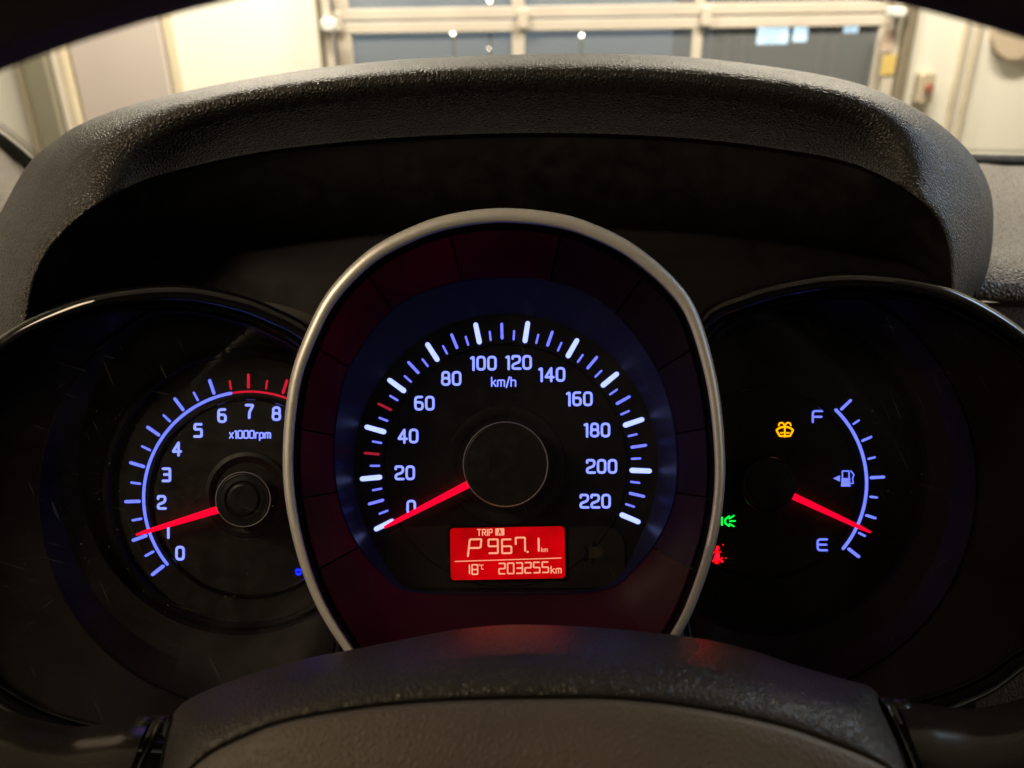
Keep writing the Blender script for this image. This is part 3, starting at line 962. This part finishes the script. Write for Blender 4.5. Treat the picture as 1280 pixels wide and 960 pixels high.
# raised ring on the face where the numerals end
child('face_step', rloft([(153, DD - 0.0001), (152.2, DD - 0.0006), (151, DD - 0.0006), (150.2, DD - 0.0001)]), M['gloss'], sp, so, True)


def tick_mesh(name, r0, r1, w0, w1, d, center):
    """capsule pointing up from the dial centre, in the dial's own axes"""
    mb = MB()
    cc = P(center[0], center[1], d)
    conv = lambda x, y, z: P(center[0] + x, center[1] - y, d + z)
    ribbon(mb, [Vector((0, r0)), Vector((0, r1))], w0, conv, -0.0004, 0.0004, w2=w1)
    return mb.mesh(name, cc)


def put_tick(name, me, m, parent, theta, dloc, label=None):
    o = bpy.data.objects.new(name, me)
    COL.objects.link(o)
    o.parent = parent
    o.rotation_euler = (0, math.radians(90 - theta), 0)
    o.location = dloc
    if not me.materials:
        me.materials.append(m)
    if label:
        o['label'] = label
    return o


cc = (632, 582)
tmaj = tick_mesh('major_tick', 158, 180, 6.4, 6.0, DD, cc)
tmid = tick_mesh('tick', 159.5, 177, 3.6, 3.4, DD, cc)
tred = tick_mesh('red_tick', 159.5, 176.5, 3.2, 3.0, DD, cc)
tmin = tick_mesh('minor_tick', 158, 168.5, 2.5, 2.4, DD, cc)
for i in range(45):
    th = 206.1 - i * 229.05 / 44
    v = i * 5
    if v % 20 == 0:
        put_tick('major_tick', tmaj, M['tick'], sp, th, (0, 0, 0))
    elif v in (30, 50):
        put_tick('red_tick', tred, M['redtick'], sp, th, (0, 0, 0), label='dull red tick at %d' % v)
    elif v % 10 == 0:
        put_tick('tick', tmid, M['tick_dim'], sp, th, (0, 0, 0))
    else:
        put_tick('minor_tick', tmin, M['tick_dim'], sp, th, (0, 0, 0))
conv = lambda x, y, z: P(x, y, DD + z)
for s, x, y in (('0', 514, 634), ('20', 506, 591), ('40', 510, 545), ('60', 530.5, 504), ('80', 564, 473), ('100', 604, 454), ('120', 648, 453), ('140', 689.5, 468), ('160', 724, 498.5),
                ('180', 746, 537.5), ('200', 752, 583), ('220', 744, 626.5)):
    child('numeral', text_mb(s, x, y, 15.5, 3.0, conv, gap=2.35, rad=2.1, z=-0.0003, sx=0.93), M['num'], sp, so, label='lit numeral %s' % s)
child('unit_lettering', text_mb('km/h', 629.5, 477.5, 10.5, 1.7, conv, gap=1.9, rad=1.2, z=-0.0003), M['num'], sp, so, label='lit letters km/h')

# needle and hub
def needle(parent, origin, base, tip, wb, wt, d, m=M['needle']):
    mb = MB()
    b0, t0 = Vector(base), Vector(tip)
    u = (t0 - b0).normalized(); nn = Vector((-u.y, u.x))
    rows = []
    for k in range(9):
        t = k / 8
        p = b0.lerp(t0, t)
        ww = wb * (1 - t) + wt * t
        if k == 8:
            ww *= 0.55
        rows.append([P(*(p + nn * ww * s)[:], d + h) for s, h in ((-0.5, 0.0008), (-0.5, 0.0002), (-0.36, 0.0), (0.36, 0.0), (0.5, 0.0002), (0.5, 0.0008))])
    mb.loft(rows)
    n = len(mb.v)
    mb.f.append(tuple(range(0, 6))); mb.f.append(tuple(range(n - 6, n)))
    return link('needle', mb.mesh('needle', origin, False), m, parent, label=None)


needle(sp, so, (588, 604), (480, 659.5), 9.5, 5.0, 0.3040)


def hub(parent, origin, c, R, d, ring_m, cap_R=None):
    mb = rloft([(R + 0.5, d + 0.0068), (R, d + 0.0010), (R - 1.0, d + 0.0003), (R - 2.6, d), (R - 5, d + 0.0001)], c)
    if cap_R:
        mb.loft([[ringpt(a, r, dd, c) for a in AN] for r, dd in ((R - 5, d + 0.0001), (cap_R + 2.2, d - 0.0002), (cap_R + 1.0, d + 0.0002), (cap_R, d + 0.0006), (cap_R - 1.2, d + 0.0001), (cap_R - 4, d - 0.0003))], True)
        fan(mb, cap_R - 4, d - 0.0003, c)
    else:
        mb.loft([[ringpt(a, r, dd, c) for a in AN] for r, dd in ((R - 5, d + 0.0001), (R * .55, d - 0.0003), (R * .25, d - 0.0005))], True)
        fan(mb, R * .25, d - 0.0005, c)
    child('hub', mb, M['hubcap'], parent, origin, True, 40)
    rm = rloft([(R + 0.9, d + 0.0012), (R + 0.9, d + 0.0004), (R + 0.1, d - 0.0001), (R - 0.7, d + 0.00015), (R - 0.9, d + 0.0006)], c)
    child('hub_ring', rm, ring_m, parent, origin, True, 40)


hub(sp, so, (632, 580.5), 52.6, 0.2995, M['hubring'])
# shallow well around the hub
child('hub_well', rloft([(75, DD - 0.0001), (74, DD - 0.0007), (70, DD - 0.0009), (62, DD - 0.0003), (60, DD - 0.0001)], (632, 582)), M['hubcap'], sp, so, True)

# ------ trip display
do = P(634, 692, DD - 0.0008)


def rrect(cx, cy, w_, h_, r, rot=0.0, n=6):
    out = []
    for (sx, sy, a0) in ((1, 1, 0), (-1, 1, 90), (-1, -1, 180), (1, -1, 270)):
        for k in range(n + 1):
            a = math.radians(a0 + 90 * k / n)
            x, y = sx * (w_ / 2 - r) + r * math.cos(a), sy * (h_ / 2 - r) + r * math.sin(a)
            out.append((cx + x * math.cos(rot) - y * math.sin(rot), cy + x * math.sin(rot) + y * math.cos(rot)))
    return out


# dark lower mask plate around the display
mb = MB()
pl = rrect(632, 697, 300, 78, 26)
n = len(pl)
mb.loft([[P(x, y, DD - 0.0001) for x, y in pl], [P(x, y, DD - 0.0006) for x, y in rrect(632, 697, 298, 76, 25)]], True)
mb.f.append(tuple(range(n, 2 * n)))
child('display_mask', mb, add_wear(mat('mask_plastic', (0.030, 0.027, 0.021), 0.45), 60, cv=0.3), sp, so)
ROT = -0.018
mb = MB()
fr_o = rrect(634.5, 691.5, 148, 70, 6, ROT); fr_i = rrect(634.5, 691.5, 143, 65, 4.5, ROT)
mb.loft([[P(x, y, DD - 0.0005) for x, y in fr_o], [P(x, y, DD - 0.0012) for x, y in fr_o], [P(x, y, DD - 0.0012) for x, y in fr_i], [P(x, y, DD - 0.0007) for x, y in fr_i]], True)
child('display_frame', mb, M['housing'], sp, so)
mb = MB()
mb.v = [P(x, y, DD - 0.0008) for x, y in rrect(634.5, 691.5, 143.4, 65.4, 4.5, ROT)]
mb.f = [tuple(range(len(mb.v)))]
disp = link('trip_display', mb.mesh('trip_display', do), M['lcd'], cl, label='small red backlit trip display')
disp.location = do - O


def dconv(x, y, z):        # picture point, display is turned very slightly
    dx, dy = x - 634.5, y - 691.5
    return P(634.5 + dx * math.cos(ROT) - dy * math.sin(ROT), 691.5 + dx * math.sin(ROT) + dy * math.cos(ROT), DD - 0.0011 + z)


def zp(x, y):              # from the enlarged crop
    return 550 + x / 7.53, 650 + y / 7.53


def zr_(x, y):             # crop point, un-rotated
    X, Y = zp(x, y)
    dx, dy = X - 634.5, Y - 691.5
    return 634.5 + dx * math.cos(-ROT) - dy * math.sin(-ROT), 691.5 + dx * math.sin(-ROT) + dy * math.cos(-ROT)


x, y = zr_(421, 117)
child('lettering', text_mb('TRIP', x, y, 7.6, 1.25, dconv, gap=2.1, rad=1.0), M['lcdfg'], disp, do, label='letters TRIP')
# boxed A: a lit square with the letter cut as dark strokes on it
x, y = zr_(563, 112)
mb = MB(); mb.v = [dconv(x + a, y + b2, 0) for a, b2 in rrect(0, 0, 11.2, 8.8, 0.8)]; mb.f = [tuple(range(len(mb.v)))]
child('symbol_box', mb, M['lcdfg'], disp, do)
child('lettering', text_mb('A', x, y, 6.2, 1.2, dconv, z=-0.0002, th=0.0001), M['lcd'], disp, do, label='letter A in a lit box')
x, y = zr_(262, 345); child('display_digit', seg_mb('P', x, y, 14.6, 21.5, 2.3, dconv, 0.13), M['lcdfg'], disp, do, label='slanted letter P')
for ch, X, Y in (('9', 458, 313), ('6', 585, 313), ('7', 714, 296)):
    x, y = zr_(X, Y); child('display_digit', seg_mb(ch, x, y, 11.6, 17.2, 2.2, dconv, 0.0), M['lcdfg'], disp, do, label='display digit %s' % ch)
x, y = zr_(930, 294); child('display_digit', seg_mb('1', x - 11.6, y, 11.6, 16.4, 2.4, dconv), M['lcdfg'], disp, do, label='display digit 1 after the point')
x, y = zr_(824, 300); mb = MB(); ribbon(mb, [Vector((x - 0.2, y)), Vector((x + 0.3, y))], 2.6, dconv, 0, 0.00015); child('decimal_point', mb, M['lcdfg'], disp, do)
x, y = zr_(983, 280); child('lettering', text_mb('km', x, y, 5.0, 0.8, dconv, gap=1.8, rad=0.8), M['lcdfg'], disp, do, label='small letters km')
x0_, y0_ = zr_(142, 390); x1_, y1_ = zr_(1140, 358)
mb = MB(); ribbon(mb, [Vector((x0_, y0_)), Vector((x1_, y1_))], 1.1, dconv, 0, 0.00015); child('divider_line', mb, M['lcdfg'], disp, do)
x, y = zr_(278, 508); child('display_digit', seg_mb('1', x - 7.6, y, 7.6, 11.5, 1.7, dconv), M['lcdfg'], disp, do, label='temperature digit 1')
x, y = zr_(303, 511); child('display_digit', seg_mb('8', x, y, 6.9, 11.8, 1.7, dconv), M['lcdfg'], disp, do, label='temperature digit 8')
mb = MB(); x, y = zr_(374, 424)
ribbon(mb, [Vector((x + 1.0 * math.cos(k * PI / 4), y + 1.0 * math.sin(k * PI / 4))) for k in range(8)], 0.6, dconv, 0, 0.0001, True)
X, Y = zr_(400, 443)
mb2 = text_mb('C', X, Y, 5.2, 0.95, dconv, rad=1.2, sx=0.9); mb.add(mb2.v, mb2.f)
child('lettering', mb, M['lcdfg'], disp, do, label='degree C symbol')
for i, ch in enumerate('203255'):
    x, y = zr_(556 + i * 81.5, 507 - i * 2.6)
    child('display_digit', seg_mb(ch, x, y, 7.6, 13.0, 1.75, dconv), M['lcdfg'], disp, do, label='odometer digit %s' % ch)
x, y = zr_(1093, 470); child('lettering', text_mb('km', x, y, 8.0, 1.3, dconv, gap=2.2, rad=1.2), M['lcdfg'], disp, do, label='letters km')

# unlit symbol right of the display
mb = MB()
ribbon(mb, fillet([Vector((731, 683)), Vector((735, 690)), Vector((731, 700))], 1), 4, conv, -0.0008, 0.0002)
ribbon(mb, [Vector((742, 677)), Vector((742, 682))], 3, conv, -0.00083, 0.0002)
ribbon(mb, [Vector((741, 699)), Vector((741, 704))], 4, conv, -0.00086, 0.0002)
child('unlit_symbol', mb, M['unlit'], sp, so)
mb = MB()
mb.v = [conv(x, y, -0.00075) for x, y in ((735, 684), (748, 683), (756, 688), (752, 696), (737, 699), (733, 692))]
mb.f = [tuple(range(6))]
child('unlit_symbol', mb, mat('unlit_symbol_fill', (0.060, 0.055, 0.038), 0.5), sp, so)

# ------ side lobes
LL = [(398, 420), (335, 382), (285, 366), (225, 357), (150, 362), (80, 380), (0, 421), (-70, 490), (-112, 600), (-112, 720), (-75, 825), (0, 886), (80, 922), (200, 942), (330, 930), (420, 880), (452, 760),
      (455, 640), (440, 510)]
RL = [(872, 400), (930, 366), (1000, 348), (1060, 342), (1130, 347), (1200, 366), (1280, 413), (1345, 480), (1388, 600), (1382, 720), (1345, 788), (1280, 838), (1227, 873), (1130, 905), (1000, 915), (880, 885),
      (835, 760), (832, 640), (845, 510)]
for pts, c, name, ell in ((LL, (250, 640), 'left', (300, 582, 204, 212)), (RL, (1040, 630), 'right', (965, 590, 196, 205))):
    f = polar(pts, c)
    # glossy trim: broad rounded band with a second narrow bead inside
    def Q(k):
        return lambda a: f(a) - k
    cpart('lobe_trim', gloft([(lambda a: f(a) + 2, 0.345), (lambda a: f(a) + 1.5, 0.300), (lambda a: f(a) + 1, 0.2915), (Q(0), 0.2880), (Q(3), 0.2858), (Q(8), 0.2846), (Q(14), 0.2850), (Q(18), 0.2866), (Q(20), 0.2900),
                              (Q(21.5), 0.2915), (Q(23.5), 0.2902), (Q(26), 0.2905), (Q(28), 0.2930), (Q(30), 0.298)], c), M['gloss'], cl, O, ang=50,
          label='gloss black trim around the %s gauge lobe' % name)
    # bowl
    ex, ey, rx, ry = ell
    def F2(a, s=1.0, ex=ex, ey=ey, rx=rx, ry=ry):
        # ellipse as seen from c
        best = None
        ca, sa = math.cos(math.radians(a)), -math.sin(math.radians(a))
        ox, oy = c[0] - ex, c[1] - ey
        A = (ca / (rx * s)) ** 2 + (sa / (ry * s)) ** 2
        B = 2 * (ox * ca / (rx * s) ** 2 + oy * sa / (ry * s) ** 2)
        Cq = (ox / (rx * s)) ** 2 + (oy / (ry * s)) ** 2 - 1
        return (-B + math.sqrt(B * B - 4 * A * Cq)) / (2 * A)
    gc = (312, 622) if name == 'left' else (957, 605)
    def F3(a, R=264):
        ca, sa = math.cos(math.radians(a)), -math.sin(math.radians(a))
        ox, oy = c[0] - gc[0], c[1] - gc[1]
        B = ox * ca + oy * sa
        return -B + math.sqrt(B * B - (ox * ox + oy * oy - R * R))
    g3 = lambda a: min(F3(a), f(a) - 31)
    cpart('lobe_bowl', gloft([(lambda a: f(a) - 29.5, 0.2978), (lambda a: g3(a) + 1.0, 0.3090), (lambda a: g3(a) - 1.2, 0.3078), (lambda a: g3(a) - 3.0, 0.3090),
                              (lambda a: F2(a) * .5 + g3(a) * .5 - 1, 0.3190), (lambda a: min(F2(a), g3(a) - 4), 0.3225), (lambda a: min(F2(a), g3(a) - 4) - 3, 0.3245), (lambda a: min(F2(a), g3(a) - 4) - 10, 0.3300)], c),
          M['bowl'], cl, O, ang=35)

# ------ tachometer
TD = 0.330
tc_ = (312, 622)
to = P(312, 622, TD)
mb = MB(); fan(mb, 215, TD, (300, 590))
ta = link('tachometer', mb.mesh('tachometer', to), M['dial2'], cl); ta.location = to - O
child('face_groove', rloft([(127, TD - 0.0001), (126, TD - 0.0008), (123, TD - 0.0010), (121, TD - 0.0001)], tc_), M['gloss'], ta, to, True)
child('face_rim', rloft([(181, TD - 0.0001), (178, TD - 0.0035), (172, TD - 0.0040), (168, TD - 0.0028), (166, TD - 0.0001)], (306, 612)), M['housing'], ta, to, True)
t1 = tick_mesh('major_tick', 138, 154.5, 4.0, 3.8, TD, tc_)
t2_ = tick_mesh('minor_tick', 138, 148.5, 2.8, 2.6, TD, tc_)
t1r = tick_mesh('red_tick', 138, 153.5, 3.6, 3.4, TD, tc_)
t2r = tick_mesh('red_tick', 138, 147.5, 2.6, 2.4, TD, tc_)
for i in range(17):
    th = 218.5 - i * 146.2 / 16
    if i >= 13:
        put_tick('red_tick', t1r if i % 2 == 0 else t2r, M['redline'], ta, th, (0, 0, 0), label='red-zone tick')
    elif i % 2 == 0:
        put_tick('major_tick', t1, M['arc'], ta, th, (0, 0, 0))
    else:
        put_tick('minor_tick', t2_, M['arc'], ta, th, (0, 0, 0))
tconv = lambda x, y, z: P(x, y, TD + z)


def arc_mb(c, R, a0, a1, w_, cv, n=40):
    mb = MB()
    ribbon(mb, [Vector((c[0] + R * math.cos(math.radians(a0 + (a1 - a0) * k / n)), c[1] - R * math.sin(math.radians(a0 + (a1 - a0) * k / n)))) for k in range(n + 1)], w_, cv, -0.0003, 0.0003)
    return mb


child('scale_arc', arc_mb(tc_, 132.5, 219, 100.2, 3.8, tconv), M['arc'], ta, to, label='lit blue scale arc')
child('scale_arc', arc_mb(tc_, 132.5, 99.2, 60, 2.6, tconv), M['redline'], ta, to, label='red end of the scale arc')
for s, x, y in (('0', 225, 691.5), ('1', 209, 664), ('2', 202, 628), ('3', 208, 593.5), ('4', 221, 561), ('5', 247.5, 538), ('6', 277.5, 519.5), ('7', 312, 514), ('8', 345.5, 517)):
    child('numeral', text_mb(s, x, y, 15.2, 3.2, tconv, rad=(0.9 if s in '357' else 2.0), z=-0.0003, sx=0.92), M['num'], ta, to, label='lit numeral %s' % s)
child('unit_lettering', text_mb('x1000rpm', 312.5, 543, 9.0, 1.75, tconv, gap=1.85, rad=1.3, z=-0.0003, sx=0.93), M['num'], ta, to, label='lit letters x1000rpm')
needle(ta, to, (274, 636.5), (170, 668.5), 9.5, 4.6, 0.3225)
hub(ta, to, (304, 624.5), 34, 0.3165, M['hubring'], 21.5)
child('hub_well', rloft([(54, TD - 0.0001), (53, TD - 0.0012), (48, TD - 0.0016), (42, TD - 0.0006), (40, TD - 0.0001)], (309, 618)), M['hubcap'], ta, to, True)
mb = MB()
ribbon(mb, [Vector((373 + 3.2 * math.cos(k * PI / 6 + .4), 715 + 3.0 * math.sin(k * PI / 6 + .4))) for k in range(5)], 1.5, tconv, -0.0003, 0.0003)
ribbon(mb, [Vector((373 + 3.2 * math.cos(k * PI / 6 + .4 + PI), 715 + 3.0 * math.sin(k * PI / 6 + .4 + PI))) for k in range(5)], 1.5, tconv, -0.00032, 0.0003)
child('indicator_light', mb, M['bluewarn'], ta, to, label='small deep blue lit symbol half behind the silver ring')

# ------ fuel gauge
fc = (955, 604)
fo = P(955, 604, TD)
mb = MB(); fan(mb, 208, TD, (965, 592))
fg = link('fuel_gauge', mb.mesh('fuel_gauge', fo), M['dial'], cl); fg.location = fo - O
child('scale_arc', arc_mb(fc, 128.3, 45.5, -39.5, 4.0, tconv), M['arc'], fg, fo)
q4 = tick_mesh('major_tick', 134, 149.5, 3.6, 3.4, TD, fc)
q2 = tick_mesh('tick', 134, 145.5, 3.0, 2.8, TD, fc)
q1 = tick_mesh('minor_tick', 134, 142, 2.4, 2.3, TD, fc)
for i in range(9):
    th = 43.7 - i * 10.2
    if i % 4 == 0:
        put_tick('major_tick', q4, M['arc'], fg, th, (0, 0, 0))
    elif i % 2 == 0:
        put_tick('tick', q2, M['arc'], fg, th, (0, 0, 0))
    else:
        put_tick('minor_tick', q1, M['arc'], fg, th, (0, 0, 0))
child('numeral', text_mb('F', 1021.5, 520.5, 13.5, 2.6, tconv, rad=2.2, z=-0.0003, sx=1.15), M['arc'], fg, fo, label='lit letter F')
child('numeral', text_mb('E', 1027.5, 681, 13.5, 2.6, tconv, rad=2.2, z=-0.0003, sx=1.15), M['arc'], fg, fo, label='lit letter E')
needle(fg, fo, (990, 619.5), (1088.5, 665.5), 8.6, 4.6, 0.3225)
hub(fg, fo, (960.4, 605.6), 33.8, 0.3165, mat('dark_hub_ring', (0.10, 0.09, 0.08), 0.4, 1.0))
child('face_groove', rloft([(121, TD - 0.0001), (120, TD - 0.0007), (117.5, TD - 0.0008), (116, TD - 0.0001)], fc), M['gloss'], fg, fo, True)


def poly(mb, pts, cv, z, th=0.0002):
    n = len(mb.v); k = len(pts)
    mb.v += [Vector(cv(x, y, z)) for x, y in pts] + [Vector(cv(x, y, z + th)) for x, y in pts]
    mb.f.append(tuple(range(n, n + k)))
    for i in range(k):
        j = (i + 1) % k
        mb.f.append((n + i, n + j, n + k + j, n + k + i))


# fuel pump symbol with arrow
mb = MB()
poly(mb, [(1041.5, 598), (1050, 594), (1050, 602)], tconv, -0.0003)
poly(mb, [(1052, 597.6), (1062.8, 597.6), (1062.8, 607.4), (1051.4, 607.4)], tconv, -0.0003)
poly(mb, [(1051.6, 606.8), (1063.2, 606.8), (1063.2, 608.2), (1051.2, 608.2)], tconv, -0.00033)
ribbon(mb, fillet([Vector((1053, 597.4)), Vector((1053, 588.8)), Vector((1061.4, 588.8)), Vector((1061.4, 597.4))], 1), 1.7, tconv, -0.00036, 0.0002)
ribbon(mb, fillet([Vector((1063.6, 588.6)), Vector((1067.6, 593.6)), Vector((1065.6, 598)), Vector((1066.8, 604.4)), Vector((1062.6, 604.2))], 1.4), 1.5, tconv, -0.0004, 0.0002)
child('fuel_symbol', mb, M['arc'], fg, fo, label='lit fuel pump symbol with left arrow')
# washer warning
mb = MB()
A_ = lambda pts, w_=1.9, z=-0.0003, r=1.5, cl=False: ribbon(mb, fillet([Vector(p) for p in pts], r, cl), w_, tconv, z, 0.0002, cl)
A_([(970.5, 537.5), (975, 534.5), (981, 533.4), (987, 534.5), (991.5, 537.5), (987.5, 545), (974.5, 545)], 2.2, -0.0003, 1.0, True)
A_([(981, 534), (981, 546)], 2.0, -0.00034)
A_([(973.5, 532), (974, 529.3), (977.5, 528), (979.8, 530), (980.4, 532)], 1.8, -0.00038)
A_([(988.5, 532), (988, 529.3), (984.5, 528), (982.2, 530), (981.6, 532)], 1.8, -0.00042)
A_([(976, 541), (978.5, 541)], 1.8, -0.00046); A_([(983.6, 541), (986, 541)], 1.8, -0.00046)
child('warning_light', mb, M['amber'], fg, fo, label='amber lit washer fluid symbol')
# lights-on symbol
mb = MB()
A_([(911.5, 645.5), (906.5, 649), (906.5, 654), (911.5, 657.5)], 2.0)
A_([(902.5, 647), (902.5, 656)], 2.2)
A_([(912.5, 651.5), (919, 651.2)], 1.6); A_([(911.5, 648.5), (917.5, 644.5)], 1.6); A_([(911.8, 654.8), (917.5, 658)], 1.6)
child('warning_light', mb, M['green'], fg, fo, label='green lit side lamp symbol')
# seatbelt symbol, half hidden by the silver ring
mb = MB()
A_([(897, 684), (897, 686.4)], 2.6)
poly(mb, [(897, 688), (899.6, 696), (892.5, 698)], tconv, -0.0003)
A_([(892, 701), (898, 698), (903, 702)], 1.5); A_([(898, 697), (895, 706)], 1.4, -0.00035)
for q in range(26):
    x, y = 897 + random.gauss(0, 5.5), 694 + random.gauss(0, 6.5)
    s_ = random.uniform(0.25, 0.55)
    poly(mb, [(x - s_, y), (x, y - s_), (x + s_, y), (x, y + s_)], tconv, -0.0005)
child('warning_light', mb, M['redwarn'], fg, fo, label='red lit seatbelt symbol beside the silver ring')

# ------ clear lenses over the three gauges
mb = MB(); fan(mb, lambda a: R1(a) + 0.4, 0.2968)
lz = cpart('lens', mb, M['lens'], cl, O, smooth=False, label='clear lens over the speedometer')
for pts, c, nm in ((LL, (250, 640), 'tachometer'), (RL, (1040, 630), 'fuel gauge')):
    f = polar(pts, c)
    mb = gloft([(lambda a: f(a) - 29.4, 0.2976), (lambda a: (f(a) - 29.4) * .66, 0.2972), (lambda a: (f(a) - 29.4) * .33, 0.2970), (lambda a: 1.0, 0.2970)], c)
    cpart('lens', mb, M['lens'], cl, O, label='clear lens over the %s' % nm)

P0 = P
def P(px, py, d):
    return P0(px, py, d * 1.13)
# ------------------------------------------------------------------ steering wheel
O = P(660, 1000, 0.19)
sw = empty('steering_wheel', 'brown black steering wheel, hub cover low and rim at the top corners', 'steering wheel', O)
A1 = [(196, 985), (204, 930), (214, 897), (238, 873), (300, 847), (380, 824), (440, 812), (500, 800), (570, 787), (640, 781), (720, 783), (800, 789), (880, 799), (940, 813), (1000, 833), (1060, 850),
      (1090, 860), (1106, 884), (1124, 925), (1140, 985)]
B1 = [(205, 1010), (225, 975), (262, 942), (310, 918), (350, 903), (400, 892), (470, 882), (540, 876), (610, 873), (680, 872), (750, 872), (810, 876), (870, 884), (930, 895), (990, 910), (1040, 928), (1085, 946), (1120, 966), (1134, 990), (1140, 1010)]
n = 160
a = catmull([Vector((x, y, 0)) for x, y in A1], n); b_ = catmull([Vector((x, y, 0)) for x, y in B1], n)
mb = MB()
rows = [[P(p.x, p.y + 30, 0.245) for p in a], [P(p.x, p.y + 9, 0.232) for p in a], [P(p.x, p.y + 1.5, 0.222) for p in a], [P(p.x, p.y, 0.216) for p in a]]
for t, d in ((0.06, 0.2085), (0.2, 0.1945), (0.4, 0.1825), (0.6, 0.1760), (0.8, 0.1722), (0.93, 0.1706), (0.98, 0.1706), (1.0, 0.1718)):
    rows.append([P(*(p.lerp(q, t))[:2], d) for p, q in zip(a, b_)])
mb.loft(rows)
cpart('hub_shell', mb, M['hubskin'], sw, O, ang=180)
mb = MB()
rows = []
for dy, d in ((-1, 0.1750), (1.5, 0.1722), (2.5, 0.1688), (5, 0.1672), (10, 0.1662), (30, 0.1645), (60, 0.1620), (100, 0.159), (160, 0.157)):
    rows.append([P(640 + (p.x - 640) * (1 - 0.0004 * dy), p.y + dy, d) for p in b_])
mb.loft(rows)
cpart('airbag_cover', mb, add_grain(mat('airbag_vinyl', (0.120, 0.100, 0.080), 0.5), 650, 0.45, 0.0003), sw, O, ang=180)


def spoke(side):
    s = 1 if side > 0 else -1
    X = (lambda v: v) if s > 0 else (lambda v: 1308 - v)
    sh = 0 if s > 0 else 0
    # two upright trim strips next to the hub
    for q, (xa, ya, xb, yb, wd, dd) in enumerate(((1103, 867, 1153, 985, 12, 0.203), (1125, 868, 1178, 985, 22, 0.206))):
        mb = MB()
        rows = []
        yo = 22 if s < 0 else 0
        ya += yo + 6; yb += yo + 6
        pts = catmull([Vector((xa - 3, ya + 26, (dd + 0.034) * 1000)), Vector((xa - 4, ya + 6, (dd + 0.020) * 1000)), Vector((xa - 2, ya - 2, (dd + 0.010) * 1000)), Vector((xa + 4, ya + 6, (dd + 0.003) * 1000)),
                       Vector((xa + 13, ya + 26, dd * 1000)), Vector(((xa + xb) / 2 + 6, (ya + yb) / 2 + 6, (dd - 0.003) * 1000)), Vector((xb, yb, (dd - 0.007) * 1000)), Vector((xb + 20, yb + 60, (dd - 0.011) * 1000))], 40)
        for i, p in enumerate(pts):
            prof = [(-0.5, 0.006), (-0.48, 0.0015), (-0.25, 0.0), (0.05, -0.0006), (0.3, 0.0003), (0.48, 0.0022), (0.5, 0.007)]
            rows.append([P(X(p.x + u * wd), p.y, p.z / 1000 + h * min(1, 0.2 + i / 16)) for u, h in prof])
        mb.loft(rows)
        cpart('trim_strip', mb, M['strip'], sw, O, ang=60)
    mb = MB()
    top = catmull([Vector(p) for p in ((1122, 878, 0), (1146, 878, 0), (1180, 883, 0), (1215, 886, 0), (1255, 879, 0), (1300, 867, 0), (1400, 850, 0))], 30)
    rows = []
    for dy, d in ((16, 0.245), (6, 0.232), (1, 0.222), (0, 0.216), (3, 0.211), (10, 0.206), (25, 0.199), (45, 0.194), (70, 0.190), (110, 0.187), (160, 0.186)):
        rows.append([P(X(p.x + dy * 0.35 * (1 - min(1, (p.x - 1138) / 160))), p.y + dy + (22 if s < 0 else 0), d) for p in top])
    mb.loft(rows)
    cpart('spoke', mb, M['spoke'], sw, O, ang=180)


M['strip'] = add_wear(mat('dark_strip', (0.02, 0.018, 0.016), 0.28), 80, rv=0.05)
M['spoke'] = add_wear(mat('satin_spoke', (0.022, 0.019, 0.016), 0.19, 0.1), 60, 0.0, 0.0002, rv=0.03)
spoke(1)
spoke(-1)
# rim: arch above the camera, ends out of frame
mb = MB()
prim = []
for i in range(61):
    th = math.radians(-60 + 120 * i / 60)
    # flattened circle in the wheel's own plane
    x = 698 + 2088 * math.sin(th); y = 1901 - 2088 * math.cos(th)
    prim.append(P0(x, y, 0.118))
mb.tube(prim, 0.0150, 20)
cpart('rim', mb, M['rimskin'] if 'rimskin' in M else add_grain(mat('rim_vinyl', (0.02, 0.018, 0.018), 0.45), 900, 0.5, 0.0003), sw, O, ang=180)
